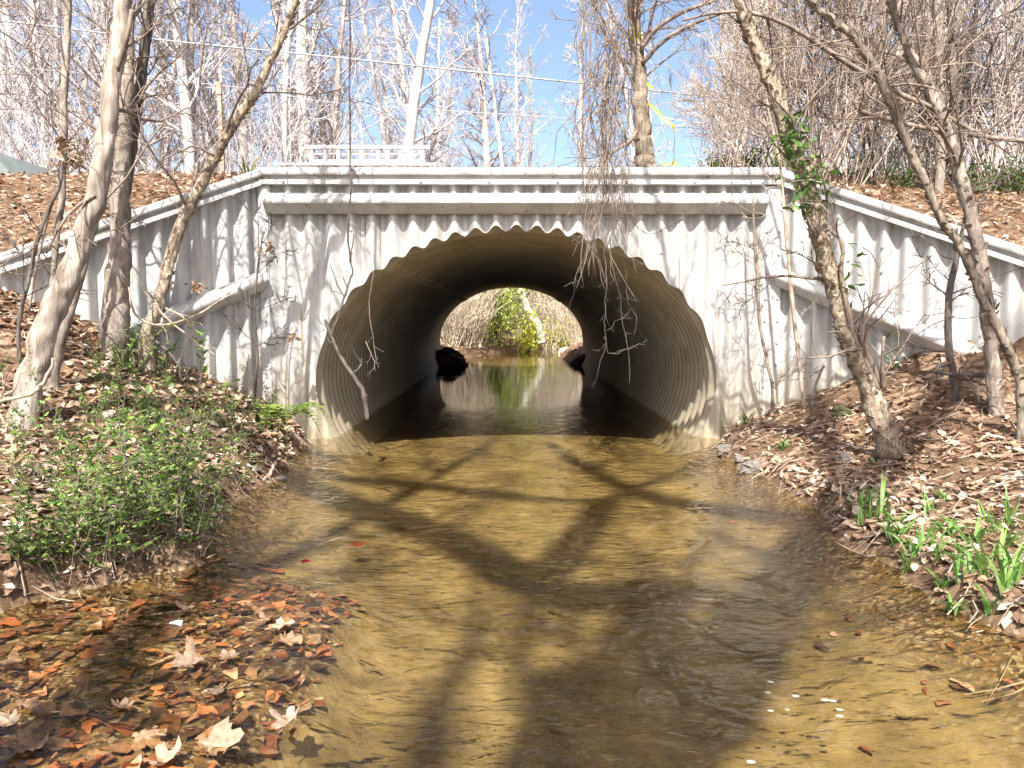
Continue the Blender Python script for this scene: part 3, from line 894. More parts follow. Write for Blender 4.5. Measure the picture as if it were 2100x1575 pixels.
def shade_tree(label, base, limbs, seed, ncrown=22, lev=2, bl=(1.5, 3.5), u0=.3):
    r = np.random.default_rng(seed)
    o = thing('bankside_tree', label, 'tree', base)
    L0 = np.array(o.location)
    bt = MB(); bb = MB()
    for i, l in enumerate(limbs):
        P, Rr = l
        if i == 0:
            P = np.vstack([np.array(base) + np.array([0, 0, -.1]), P]); Rr = np.concatenate([[Rr[0] * 1.3], Rr])
        q, w = catmull(P, Rr, 6)
        (bt if i == 0 else bb).tube(q - L0, w, 10, bump=.04)
        for k in range(ncrown if i == 0 else ncrown // 3):
            j = int(len(q) * r.uniform(u0, .98)); j = min(j, len(q) - 2)
            d = side_dir(q[j + 1] - q[j], r, r.uniform(.5, 1.1)); d[2] += .2
            branch(bb, q[j] - L0, d, r.uniform(*bl), min(w[j] * .4, .035), lev, r, kids=(3, 3, 3), jit=.12, rmin=.005)
    bt.build('trunk', M['bark_grey'], o); bb.build('branches', M['twig'], o)


sp = shadow_path
up = lambda p, dz, dx=0, dy=0: np.array([p[0] + dx, p[1] + dy, p[2] + dz])
# forked tree: its stem shadow rises from the bottom edge, the fork lies in mid stream
st, sr_ = sp([(1130, 1640, 7.0, .17), (1230, 1430, 8.0, .16), (1310, 1280, 9.0, .14), (1345, 1195, 9.8, .12)])
f1, r1 = sp([(1345, 1195, 9.8, .13), (1230, 1212, 9.9, .15), (1110, 1190, 10.0, .155), (1000, 1135, 10.2, .15), (900, 1085, 10.5, .15), (770, 1045, 11, .16), (640, 1012, 11.6, .15), (500, 985, 12.6, .10)])
f2, r2 = sp([(1100, 1200, 9.9, .09), (1145, 1140, 10.1, .14), (1195, 1080, 10.4, .13), (1240, 1025, 11, .11), (1330, 985, 11.8, .05), (1440, 965, 12.6, .03)])
f3, r3 = sp([(1620, 1090, 8.3, .085), (1450, 1045, 9.0, .095), (1300, 1000, 9.6, .095), (1200, 950, 10.2, .08), (1120, 895, 11, .045)])
f4, r4 = sp([(1240, 1020, 11, .06), (1100, 1012, 11.4, .085), (950, 995, 12, .10), (800, 985, 12.4, .11), (660, 985, 12.6, .10)])
f5, r5 = sp([(1150, 1640, 10.5, .06), (1090, 1440, 11, .055), (1060, 1310, 11.5, .05), (1095, 1215, 12, .035)])
f6, r6 = sp([(850, 1640, 11, .09), (880, 1480, 11.6, .085), (930, 1350, 12.4, .06), (1000, 1240, 13.2, .03)])
shade_tree('forked bare tree on the bank behind the viewer, shading mid stream', (-1.35, -7.0, .2), [(st, sr_), (f1, r1), (f2, r2), (f4, r4), (f5, r5), (f6, r6)], 51, 12, u0=.5, bl=(1.2, 2.6))
l1, lr1 = sp([(1310, 1640, 6.0, .20), (1430, 1450, 7.0, .20), (1530, 1300, 8.0, .19), (1620, 1180, 9, .15), (1700, 1070, 10.2, .10)])
l2, lr2 = sp([(1180, 1560, 6.4, .11), (1290, 1380, 7.4, .11), (1370, 1260, 8.2, .10), (1400, 1200, 9, .07)])
l3, lr3 = sp([(1700, 1070, 10.2, .11), (1780, 1000, 10.8, .13), (1850, 945, 11.4, .13), (1950, 905, 12, .11), (2080, 880, 12.6, .07)], .1)
l4, lr4 = sp([(1780, 1000, 10.8, .08), (1700, 900, 11.8, .09), (1640, 840, 12.6, .08), (1560, 780, 13.6, .05)], .3)
shade_tree('leaning bare tree behind the viewer, shading the creek at right', (-2.3, -6.4, .3), [(l1, lr1), (l2, lr2), (f3, r3), (l3, lr3), (l4, lr4)], 52, 12, u0=.55, bl=(1.2, 2.8))
m1, mr1 = sp([(0, 1540, 5.2, .085), (110, 1450, 6.0, .085), (225, 1375, 6.6, .08), (285, 1265, 7.4, .075)], 0, 1.3)
m1 = np.vstack([m1, [up(m1[-1], 2.5, .2, .5), up(m1[-1], 5.5, .5, .8), up(m1[-1], 9, .7, 1.2)]]); mr1 = np.concatenate([mr1, [.07, .06, .04]])
shade_tree('slim bare tree behind the viewer, shading the leafy shallows', (-3.0, -4.3, .4), [(m1, mr1)], 53, 20, bl=(1.5, 3.2))

# ------------------------------------------------------------------ woods beyond the road
def woods_tree(seed, H, r0, lean=.03, first=.22, nb=34, bl=2.8, kids=(6, 6, 5), rmin=.011):
    r = np.random.default_rng(seed)
    bt = MB(); bb = MB()
    n = 12
    P = wander((0, 0, -.3), (r.normal(0, lean), r.normal(0, lean), 1), H, n, .035, .02, r)
    W = r0 * (1 - .82 * np.linspace(0, 1, n + 1)); W[0] *= 1.35
    q, w = catmull(P, W, 2)
    bt.tube(q, w, 8, bump=.03)
    for k in range(nb):
        u = first + (1 - first) * (k + r.uniform(0, 1)) / nb
        i = min(int(u * (len(q) - 1)), len(q) - 2)
        d = side_dir(q[i + 1] - q[i], r, r.uniform(.6, 1.05)); d[2] += .12
        branch(bb, q[i], d, bl * r.uniform(.5, 1.15) * (1.2 - .65 * u), max(w[i] * .38, .018), 2, r, kids=kids, jit=.13, up=.035, rmin=rmin, taper=.3, sides=(5, 4, 3, 3), ratio=.55)
    return bt.mesh('trunk'), bb.mesh('crown')


VAR = [woods_tree(100 + k, rnd.uniform(17, 22), rnd.uniform(.20, .32)) for k in range(7)]
M['bark_wood_mid'] = bark_mat('bark_far_mid', (.17, .145, .13), (.40, .36, .33), scale=7, stretch=.25, bstr=.4)
M['twig_far_mid'] = bark_mat('twig_far_mid', (.25, .215, .205), (.42, .37, .36), scale=3, stretch=.4, bstr=.2)
for i, (a, c) in enumerate(VAR):
    a.materials.append(M['bark_wood_mid' if i in (0, 5) else 'bark_wood']); c.materials.append(M['twig_far_mid' if i in (0, 4) else 'twig_far'])


def place_wood(k, x, y, rz, s, label, group, sz=None, name='bare_tree'):
    z = float(height(x, y))
    o = thing(name, label, 'tree', (x, y, z), rz, group)
    o.scale = (s, s, sz or s)
    for nm, me in zip(('trunk', 'crown'), VAR[k % len(VAR)]):
        c = bpy.data.objects.new(nm, me); COL.objects.link(c); c.parent = o
    return o


named = [(500, 28.5, 'bare tree with a dark stem right of the rusty post beyond the road', .95), (582, 27.5, 'leaning white trunk left of the white railing beyond the road', .7), (832, 29, 'stout white-barked tree behind the right end of the white railing', 1.15),
         (873, 33, 'pale trunk next to the stout white-barked tree beyond the road', .9), (985, 46, 'white trunk with a dark shaded side beyond the middle of the headwall', 1.5), (935, 47, 'slim pale tree left of the dark-sided white trunk', .75),
         (1062, 48, 'slim darker tree right of the dark-sided white trunk', .7), (213, 28, 'pale straight trunk behind the leaning pale tree at left', .9), (85, 30, 'pale tree at far left beyond the road', .95)]
for i, (px, Y, lab, s) in enumerate(named):
    p = at(px, 250, Y)
    place_wood(i, p[0], Y, rnd.uniform(0, 6.28), s, lab, None, sz=1.0)
cnt = 0
for row, (y0, y1, n, xm) in enumerate(((27, 33, 20, 24), (33, 42, 30, 32), (42, 60, 34, 44))):
    for k in range(n):
        x = -xm + 2 * xm * (k + rnd.uniform(.1, .9)) / n
        y = rnd.uniform(y0, y1)
        if abs(x - .8) < 4.5 and y < 36: x += 7 * (1 if x > .8 else -1)
        px = 1043 + x / y * F
        if row < 2 and (1340 < px < 1470 or 870 < px < 1215): continue
        place_wood(cnt, x, y, rnd.uniform(0, 6.28), rnd.uniform(.8, 1.15), 'bare pale grey tree in the woods beyond the road', 'bare trees of the woods beyond the road')
        cnt += 1


# thicket saplings: many-stemmed thin shrubs
def thicket(seed, n, H, spread, rmin, rad, lev=1, kids=(5, 5, 5), jit=.10):
    r = np.random.default_rng(seed); b = MB()
    for k in range(n):
        a = r.uniform(0, 6.28); d = np.array([math.cos(a) * spread, math.sin(a) * spread, 1.0])
        branch(b, (r.normal(0, .12), r.normal(0, .12), -.1), d, H * r.uniform(.6, 1.1), rad * r.uniform(.6, 1.1), lev, r, kids=kids, jit=jit, up=.03, rmin=rmin, seg=7, sides=(5, 4, 4, 3), ang=(.3, .8), ratio=.4)
    return b.mesh('bare_shrub')


TH_F = [thicket(200 + k, 7, 7.5, .3, .009, .03, 2, (5, 5, 5)) for k in range(3)]
for t in TH_F: t.materials.append(M['twig_far'])
for k in range(46):
    x = -22 + 46 * (k + rnd.uniform(0, 1)) / 46; y = rnd.uniform(26.3, 31)
    if abs(x - .8) < 6.5: continue
    if 1350 < 1043 + x / y * F < 1470: continue
    o = bpy.data.objects.new('bare_shrub', TH_F[k % 3]); COL.objects.link(o)
    o.location = (x, y, float(height(x, y))); o.rotation_euler = (0, 0, rnd.uniform(0, 6.28)); s = rnd.uniform(.8, 1.2); o.scale = (s, s, s)
    tag(o, 'tall bare many-stemmed shrub at the edge of the woods beyond the road', 'shrub', 'tall bare shrubs beyond the road')
TH_N = [thicket(220 + k, 9, 3.2, .34, .004, .012, 2, (6, 6, 5), .17) for k in range(5)]
M['twig_pink'] = bark_mat('twig_pink', (.30, .24, .215), (.55, .47, .42), scale=12, stretch=.3, bstr=.4)
for i, t in enumerate(TH_N): t.materials.append(M[('twig_tan', 'twig_pink', 'twig', 'twig_pink', 'twig_dark')[i]])
for k in range(29):
    px = 1450 + 700 * ((k * .618) % 1) ; y = rnd.uniform(9.6, 13.2)
    x = (px - 1043) / F * y
    if y < float(wall_y(x)) + .4: y = float(wall_y(x)) + .5
    o = bpy.data.objects.new('bare_shrub', TH_N[k % 5]); COL.objects.link(o)
    o.location = (x, y, float(embank(x, y))); o.rotation_euler = (0, 0, rnd.uniform(0, 6.28))
    s = rnd.uniform(.75, 1.25) * (.6 if px < 1560 else 1); o.scale = (s, s, s * (1.0 if px < 1560 else 1.15))
    tag(o, 'many-stemmed bare shrub in the thicket above the right wing wall', 'shrub', 'bare shrubs in the thicket above the right wing wall')


# ------------------------------------------------------------------ leaves (vectorised)
def leaf_batch(b, C, size, tint, r, tilt=.5, curl=.35, wid=.5, up=None, direction=None, fold=.15, jagged=.28):
    """C (n,3) centres; curled ovals of 3x4 vertices each"""
    n = len(C)
    s = np.array([0, .3, .68, 1.0]); wpr = np.array([.12, .95, .8, .06])
    if direction is None:
        a = r.uniform(0, 2 * math.pi, n)
        D = np.stack([np.cos(a), np.sin(a), r.normal(0, tilt, n)], 1)
    else: D = np.asarray(direction, float)
    D = D / np.linalg.norm(D, axis=1)[:, None]
    Nn = np.stack([r.normal(0, tilt, n), r.normal(0, tilt, n), np.ones(n)], 1) if up is None else np.asarray(up, float)
    S = np.cross(Nn, D); S /= np.linalg.norm(S, axis=1)[:, None] + 1e-9
    Nn = np.cross(D, S)
    size = np.broadcast_to(np.asarray(size, float), (n,))
    cu = r.normal(curl * .3, curl, n); fo = r.normal(fold, fold, n); wi = wid * r.uniform(.75, 1.25, n)
    ss = s[None, :, None]; ww = np.array([-1, 0, 1])[None, None, :]
    jag = np.clip(1 + r.normal(0, jagged, (n, 4, 3)), .25, 2)
    lx = np.broadcast_to((ss - .5), (n, 4, 3)) + r.normal(0, jagged * .12, (n, 4, 3)); ly = (wpr[None, :, None] * ww * .5) * wi[:, None, None] * jag
    lz = cu[:, None, None] * ((ss - .5) ** 2) * 1.2 + fo[:, None, None] * np.abs(ww) * wpr[None, :, None] * wi[:, None, None] + r.normal(0, .03, (n, 4, 3))
    P = C[:, None, None, :] + size[:, None, None, None] * (lx[..., None] * D[:, None, None, :] + ly[..., None] * S[:, None, None, :] + lz[..., None] * Nn[:, None, None, :])
    base = (np.arange(n) * 12)[:, None]
    q = np.array([[i * 3 + j, i * 3 + j + 1, i * 3 + j + 4, i * 3 + j + 3] for i in range(3) for j in range(2)])
    Q = (base[:, None, :] + q[None]).reshape(-1, 4)
    col = np.repeat(tint, 12, axis=0)
    b.add(P.reshape(-1, 3), Q, None, col)


DRY = np.array([[.46, .34, .24], [.37, .25, .165], [.26, .16, .10], [.54, .43, .32], [.37, .22, .13], [.18, .11, .07], [.58, .48, .38], [.31, .20, .13]])
RED = np.array([[.25, .095, .05], [.20, .08, .045], [.36, .19, .11], [.13, .065, .035], [.38, .16, .07], [.22, .13, .075], [.10, .055, .035], [.42, .28, .20], [.27, .09, .04]])
GRN = np.array([[.05, .11, .02], [.08, .16, .03], [.11, .20, .04], [.045, .095, .025], [.14, .22, .06]])


def tints(pal, n, r, v=.2):
    c = pal[r.integers(0, len(pal), n)]
    return np.clip(c * (1 + r.normal(0, v, (n, 1))), .01, .9)


def scatter(n, x0, x1, y0, y1, f, r):
    x = r.uniform(x0, x1, n); y = r.uniform(y0, y1, n)
    k = f(x, y)
    return x[k], y[k]


r = np.random.default_rng(77)
b = MB()
# on both banks
def onbank(x, y):
    h = height(x, y); return (h > .02) & (y < wall_y(x) - .02) & (r.uniform(0, 1, len(x)) < np.where((y > 6.2) & (x > 0), .55, 1.0) * np.clip(.75 + 1.6 * fbm(x * 1.5, y * 1.5, 61, 3), .3, 1))
for (n, xa, xb, ya, yb, sz) in ((19000, -6.2, -1.5, 2.6, 9, .074), (17000, 1.8, 6.2, 2.6, 9, .062)):
    x, y = scatter(n, xa, xb, ya, yb, onbank, r)
    C = np.stack([x, y, height(x, y) + r.uniform(.005, .03, len(x))], 1)
    leaf_batch(b, C, sz * r.uniform(.35, 1.6, len(x)), tints(DRY, len(x), r), r, tilt=.38)
x, y = scatter(16000, -10, 10, 6, 12.6, lambda x, y: (y > wall_y(x) + .08), r)
C = np.stack([x, y, embank(x, y) + r.uniform(.004, .03, len(x))], 1)
leaf_batch(b, C, .085 * r.uniform(.55, 1.35, len(x)), tints(DRY * np.array([1.12, 1.08, 1.06]), len(x), r), r, tilt=.38)
# leaves lying on top of the cap
x = r.uniform(X0, X1, 260); C = np.stack([x, YW - r.uniform(-.05, .1, 260) + .03, np.full(260, CAPZ + .015)], 1)
leaf_batch(b, C, .05 * r.uniform(.5, 1.3, 260), tints(DRY, 260, r), r, tilt=.3)
# far banks beyond the pipe
x, y = scatter(5000, -8, 10, 25.3, 37, lambda x, y: height(x, y) > .03, r)
C = np.stack([x, y, height(x, y) + .02], 1)
leaf_batch(b, C, .12 * r.uniform(.6, 1.3, len(x)), tints(DRY * 1.25, len(x), r), r, tilt=.4)
tag(b.build('leaf_litter', M['litter']), 'dry brown leaves covering the banks and slopes', 'leaf litter', kind='stuff')
# sunken leaves on the shallow shelf
b = MB()
x, y = scatter(2100, -3.2, -.55, 2.0, 4.8, lambda x, y: (height(x, y) < -.01) & (height(x, y) > -.16), r)
C = np.stack([x, y, height(x, y) + r.uniform(.004, .016, len(x))], 1)
leaf_batch(b, C, .075 * r.uniform(.25, 1.5, len(x)), tints(RED, len(x), r, .3), r, tilt=.22, curl=.3, wid=.6, jagged=.5)
x, y = scatter(24, 1.3, 2.3, 2.0, 4.0, lambda x, y: (height(x, y) < -.01), r)
C = np.stack([x, y, height(x, y) + .01], 1)
leaf_batch(b, C, .08 * r.uniform(.4, 1.2, len(x)), tints(RED, len(x), r), r, tilt=.12, curl=.15)
x, y = scatter(500, -2.3, 2.3, 2.2, 8.5, lambda x, y: (height(x, y) < -.02) & (np.minimum(x - xl(y), xr(y) - x) < .5), r)
C = np.stack([x, y, height(x, y) + .01], 1)
leaf_batch(b, C, .07 * r.uniform(.4, 1.2, len(x)), tints(RED * .8, len(x), r), r, tilt=.15, curl=.15)
tag(b.build('sunken_leaves', M['litter']), 'red-brown sunken leaves lying under the shallow water', 'sunken leaves', kind='stuff')
# twigs and needles strewn on the banks
b = MB()
for k in range(900):
    left = k % 2 == 0
    x = r.uniform(-5.2, -1.9) if left else r.uniform(2.0, 5.2); y = r.uniform(2.8, 8.8)
    if y > wall_y(x) - .05: continue
    a = r.uniform(0, 6.28); L = r.uniform(.05, .3)
    q = np.array([[x + math.cos(a) * L * t + r.normal(0, .01), y + math.sin(a) * L * t + r.normal(0, .01), 0] for t in (0, .5, 1)])
    q[:, 2] = height(q[:, 0], q[:, 1]) + r.uniform(.015, .05)
    b.tube(q, np.array([.0035, .003, .002]) * r.uniform(.7, 1.6), 4, cap=False)
tag(b.build('twig_litter', M['twig_tan']), 'dry twigs strewn over both banks', 'twigs', kind='stuff')


# big lobed leaves that poke out of the shallows, one object each
def lobed(seed, size):
    r = np.random.default_rng(seed); b = MB()
    n = 40; a = np.linspace(0, 2 * math.pi, n, endpoint=False)
    rad = .68 + .17 * np.cos(5 * a) + .07 * np.cos(15 * a + r.uniform(0, 6)) + .07 * np.cos(2 * a + r.uniform(0, 6)) + .03 * r.normal(0, 1, n)
    rad *= (1 - .22 * np.cos(a)) * (1 + .25 * np.sin(a + r.uniform(0, 6)))
    V = [[0, 0, 0]]
    cx, cy, ph = r.normal(.1, .35), r.normal(.15, .4), r.uniform(0, 9)
    for f in (.35, .7, 1.0):
        for aa, q in zip(a, rad):
            x, y = f * q * math.cos(aa), f * q * math.sin(aa)
            V.append([x, y, cx * x * x + cy * y * y + .07 * f * math.cos(5 * aa) + .22 * mnoise.noise(Vector((x * 2.2 + ph, y * 2.2, seed))) + r.normal(0, .012)])
    V = np.array(V) * size
    T = [[0, 1 + i, 1 + (i + 1) % n] for i in range(n)]
    Q = [[1 + k * n + i, 1 + k * n + n + i, 1 + k * n + n + (i + 1) % n, 1 + k * n + (i + 1) % n] for k in (0, 1) for i in range(n)]
    b.add(V, Q, T, tints(DRY[[0, 1, 4, 2, 1]] * .72, 1, r, .15)[0])
    st = np.array([[-.75, 0, .02], [-1.1, .06, .1], [-1.5, .2, .1]]) * size * .7
    b.tube(st, np.array([.0025, .002, .002]), 4, col=DRY[1])
    return b


LEAVES = [(385, 1245, 'curled tan leaf at the top of the shallows near the green shrub'), (575, 1285, 'pale curled leaf at the right edge of the shallows'), (545, 1270, 'small pale leaf left of the curled leaf at the shallows edge'),
          (470, 1345, 'big tan lobed leaf standing up in mid shallows'), (395, 1360, 'folded tan leaf left of the big standing lobed leaf'), (445, 1415, 'lobed pale leaf with upright points in the middle shallows'),
          (250, 1450, 'broad folded brown leaf crossed by the trunk shadow'), (295, 1510, 'long narrow brown leaf near the bottom of the shallows'), (470, 1520, 'rusty standing leaf at the bottom edge of the shallows'),
          (430, 1530, 'crumpled tan leaf left of the rusty standing leaf'), (590, 1480, 'upright pointed leaf farthest right at the shallows bottom'), (590, 1315, 'orange-brown leaf below the pale leaf on the shallows edge'),
          (60, 1450, 'pale crumpled leaf at the left edge of the shallows'), (70, 1535, 'dry leaf in the bottom left corner'), (20, 1480, 'brown leaf touching the left frame edge in the shallows'), (340, 1560, 'bright crumpled leaf at the bottom edge left of centre')]
for i, (px, py, lab) in enumerate(LEAVES):
    p = onz(px, py, .0)
    o = lobed(300 + i, rnd.uniform(.045, .075)).build('lobed_leaf', M['litter'])
    o.location = (p[0], p[1], max(.004, float(height(p[0], p[1])) + .008)); o.rotation_euler = (rnd.uniform(-.35, .2), rnd.uniform(-.3, .3), rnd.uniform(0, 6.28))
    tag(o, lab, 'leaf', 'large leaves poking out of the left shallows')
for px, py, lab, c, s in ((627, 1153, 'dark red leaf floating left of mid stream', (.14, .012, .012), .03), (733, 1118, 'red sunken leaf in the sunlit sandy bed', (.24, .05, .02), .055), (360, 1279, 'white scrap lying in the left shallows', (.75, .74, .7), .035)):
    p = onz(px, py, .006 if 'sunken' not in lab else -.1)
    b = MB(); leaf_batch(b, np.array([[0, 0, 0]], float), s * 2, np.array([c]), np.random.default_rng(int(px)), tilt=.1, curl=.2, wid=.8)
    o = b.build('floating_leaf' if 'red' in lab else 'white_scrap', M['litter']); o.location = p
    tag(o, lab, 'leaf' if 'red' in lab else 'scrap')
for i, (px, py) in enumerate(((1580, 1398), (1632, 1427), (1692, 1435), (1708, 1437), (1722, 1455), (1722, 1468), (1580, 1457), (1575, 1420), (1615, 1455), (1540, 1562))):
    p = onz(px, py, .002); b = MB(); rr = rnd.uniform(.006, .012)
    a = np.linspace(0, 2 * math.pi, 10, endpoint=False); ring = np.stack([rr * np.cos(a) * 1.3, rr * np.sin(a), 0 * a], 1)
    b.add(np.vstack([ring, [[0, 0, rr * .3]]]), None, [[10, k, (k + 1) % 10] for k in range(10)])
    o = b.build('foam_fleck', M['foam']); o.location = p
    tag(o, 'small white foam fleck drifting over the sandy near right creek bed', 'foam', 'foam flecks on the near right water')


# ------------------------------------------------------------------ green plants
def spray_shrub(seed, n=9, H=.40, lf=.029, gain=1.0):
    r = np.random.default_rng(seed); bs = MB(); bl = MB()
    C = []; D = []; U = []
    for k in range(n):
        a = r.uniform(0, 6.28); sp_ = r.uniform(.2, 1.0)
        P = wander((r.normal(0, .05), r.normal(0, .05), -.02), (math.cos(a) * sp_, math.sin(a) * sp_, .9), H * r.uniform(.5, 1.1), 6, .18, -.04, r)
        bs.tube(P, np.linspace(.0035, .0012, 7), 4, cap=False)
        subs = [P]
        for j in range(4):
            i = r.integers(2, 6)
            S_ = wander(P[i], side_dir(P[i] - P[i - 1], r, .9), H * .35, 4, .15, 0, r); bs.tube(S_, np.linspace(.002, .001, 5), 3, cap=False); subs.append(S_)
        for S_ in subs:
            m = 12 if S_ is P else 8
            for q in range(m):
                u = (len(S_) - 1) * (.15 + .85 * q / m); i = min(int(u), len(S_) - 2); f = u - i
                t = S_[i + 1] - S_[i]; t /= np.linalg.norm(t)
                s_ = np.cross(t, [0, 0, 1]); s_ /= np.linalg.norm(s_) + 1e-6
                d = s_ * (1 if q % 2 else -1) + t * .5 + r.normal(0, .2, 3)
                d /= np.linalg.norm(d)
                C.append(S_[i] * (1 - f) + S_[i + 1] * f + d * lf * .5); D.append(d); U.append(np.array([0, 0, 1]) + r.normal(0, .35, 3))
    C = np.array(C); leaf_batch(bl, C, lf * r.uniform(.6, 1.25, len(C)), tints(GRN * np.array([1.75, 1.6, 1.3]) * gain, len(C), r, .3), r, up=np.array(U), direction=np.array(D), curl=.1, wid=.55, fold=.08)
    return bs.mesh('stems'), bl.mesh('foliage')


SHR = [spray_shrub(400 + k, n_, H_, l_, g_) for k, (n_, H_, l_, g_) in enumerate(((8, .40, .030, 1.0), (6, .58, .034, .8), (9, .32, .022, .62), (5, .50, .026, 1.15), (7, .44, .038, .55)))]
for a, c in SHR: a.materials.append(M['twig']); c.materials.append(M['green'])
SPOTS = [(180, 1010, 1.1), (330, 900, .9), (222, 1095, 1.2), (385, 985, 1.1), (405, 1075, 1.0), (150, 1140, .9), (245, 1165, 1.1), (95, 985, .9), (425, 920, .8), (285, 865, .8), (450, 880, .7), (192, 1205, .9), (392, 1150, .9), (330, 1130, 1.0), (60, 1180, .8), (225, 790, .8), (60, 920, .7), (370, 870, .7), (480, 840, .7), (520, 900, .6), (540, 860, .6), (480, 940, .7), (430, 1010, .8), (30, 1010, .7), (110, 1200, .7), (200, 870, .7), (400, 840, .6), (230, 750, .8), (300, 770, .9), (270, 720, .7), (340, 760, .7), (220, 830, .8), (150, 900, .7), (480, 1000, .6), (312, 1010, 1.1), (265, 1060, 1.1), (345, 1085, 1.2), (130, 1060, .9), (300, 1110, 1.1), (370, 1040, 1.0), (400, 1120, .9), (210, 1150, 1.0), (280, 1150, 1.0), (250, 960, .9), (560, 850, .6)]
for i, (px, py, s) in enumerate(SPOTS):
    p = on_ground(px, py)
    o = thing('low_shrub', 'small-leaved green shrub sprawling on the leafy left bank', 'shrub', p, rnd.uniform(0, 6.28), 'low green shrubs on the left bank')
    o.scale = (s, s, s * rnd.uniform(1.0, 1.6))
    for nm, me in zip(('stems', 'foliage'), SHR[i % 5]):
        c = bpy.data.objects.new(nm, me); COL.objects.link(c); c.parent = o


def blades(seed, n, H, w, spread=.35, pal=None, droop=.9, arch=False):
    r = np.random.default_rng(seed); b = MB(); pal = GRN if pal is None else pal
    for k in range(n):
        a = r.uniform(0, 6.28); h = H * r.uniform(.55, 1.1); m = 6
        t = np.linspace(0, 1, m)
        out_ = h * (spread * t + droop * .35 * t ** 2.5) * r.uniform(.6, 1.3)
        P = np.stack([math.cos(a) * out_, math.sin(a) * out_, h * (t - .28 * droop * t ** 3)], 1) + np.array([r.normal(0, .02), r.normal(0, .02), -.01])
        wd = w * (np.sin(math.pi * np.clip(t * .8 + .18, 0, 1)) ** .8) * (1 - t ** 4) + .0004
        s_ = np.array([-math.sin(a), math.cos(a), 0])
        nn = np.array([math.cos(a), math.sin(a), .6])
        V = np.stack([P - s_ * wd[:, None], P - nn * wd[:, None] * .25, P + s_ * wd[:, None]], 1)
        b.grid(V, m, 3, col=tints(pal, 1, r, .2)[0])
    return b


SHOOT = np.array([[.12, .27, .05], [.17, .33, .07], [.09, .19, .035], [.22, .32, .09]])
SH = []
for k in range(4):
    me = blades(500 + k, (6, 11, 8, 13)[k], (.26, .20, .30, .16)[k], .0085, (.25, .4, .2, .5)[k], SHOOT, (.6, 1.2, .8, 1.5)[k]).mesh('green_shoot'); me.materials.append(M['green']); SH.append(me)
for i, (px, py) in enumerate(((1760, 1050), (1785, 1040), (1805, 1060), (1850, 1100), (1765, 1085), (1832, 1120), (1862, 1180), (1935, 1025), (1905, 1060), (2000, 1120), (2050, 1150), (1990, 1170), (2080, 1080), (1932, 1215), (2062, 1215), (1950, 1100), (2020, 1075), (2030, 1265), (2085, 1205), (1948, 1260), (1900, 1120), (1975, 1140), (2015, 1190), (1880, 1140), (1965, 1195), (2070, 1120), (2040, 1100), (1835, 1080), (1790, 1080), (1925, 1150))):
    p = on_ground(px, py)
    if p[2] < .02: p[2] = .0
    o = bpy.data.objects.new('green_shoot', SH[i % 4]); COL.objects.link(o)
    o.location = p; o.rotation_euler = (0, 0, rnd.uniform(0, 6.28)); s = rnd.uniform(.7, 1.2); o.scale = (s, s, s)
    tag(o, 'clump of upright strap-leaved green shoots on the near right bank', 'plant', 'green shoots on the right bank')
CANE = np.array([[.09, .16, .03], [.14, .20, .06], [.30, .30, .12], [.07, .13, .03]])
for i, (px, py, n, H, lab) in enumerate(((255, 760, 22, .42, 'cane grass clump at the foot of the thick upright tree'), (1580, 835, 24, .36, 'cane grass clump at the foot of the right corner post'), (1530, 870, 10, .30, 'sparse cane grass beside the right foot of the headwall'), (470, 850, 8, .3, 'few pale cane blades on the left bank below the wing wall'), (520, 790, 8, .35, 'cane blades by the left corner post'))):
    p = on_ground(px, py); o = blades(560 + i, n, H, .009, .45, CANE, 1.3).build('cane_grass', M['green']); o.location = p
    tag(o, lab, 'grass')
# fern
p = at(585, 878, 7.9); p[2] = max(p[2], float(height(p[0], p[1]))) + .03
fern = thing('fern', 'yellow-green fern hanging over the creek by the left foot of the headwall', 'fern', p)
FERN = np.array([[.22, .30, .05], [.30, .36, .07], [.16, .26, .05]])
for k in range(17):
    r = np.random.default_rng(600 + k); b = MB(); a = r.uniform(-2.7, .9); L = r.uniform(.36, .62)
    t = np.linspace(0, 1, 16)
    P = np.stack([math.cos(a) * L * t, math.sin(a) * L * t, L * (1.9 * t - 2.3 * t ** 2)], 1)
    b.tube(P, np.linspace(.003, .001, 16), 4, cap=False, col=FERN[2])
    s_ = np.array([-math.sin(a), math.cos(a), 0])
    C = []; D = []; S_ = []
    for i in range(2, 16):
        pl = .085 * math.sin(math.pi * min(1, .18 + t[i] * .82)) + .008
        for sg in (-1, 1):
            d = s_ * sg + np.array([math.cos(a), math.sin(a), -.2]) * .35; d /= np.linalg.norm(d)
            C.append(P[i] + d * pl * .5); D.append(d); S_.append(pl)
    leaf_batch(b, np.array(C), np.array(S_), tints(FERN, len(C), r, .1), r, direction=np.array(D), up=np.tile([0, 0, 1.0], (len(C), 1)), curl=.1, wid=.3, fold=.05)
    b.build('frond', M['green'], fern)
for px, py, lab in ((1605, 925, 'small ferny tuft on the bank left of the ivy tree foot'),):
    o = blades(640, 16, .14, .006, .5, GRN, 1.0).build('ferny_tuft', M['green']); o.location = on_ground(px, py); tag(o, lab, 'fern')


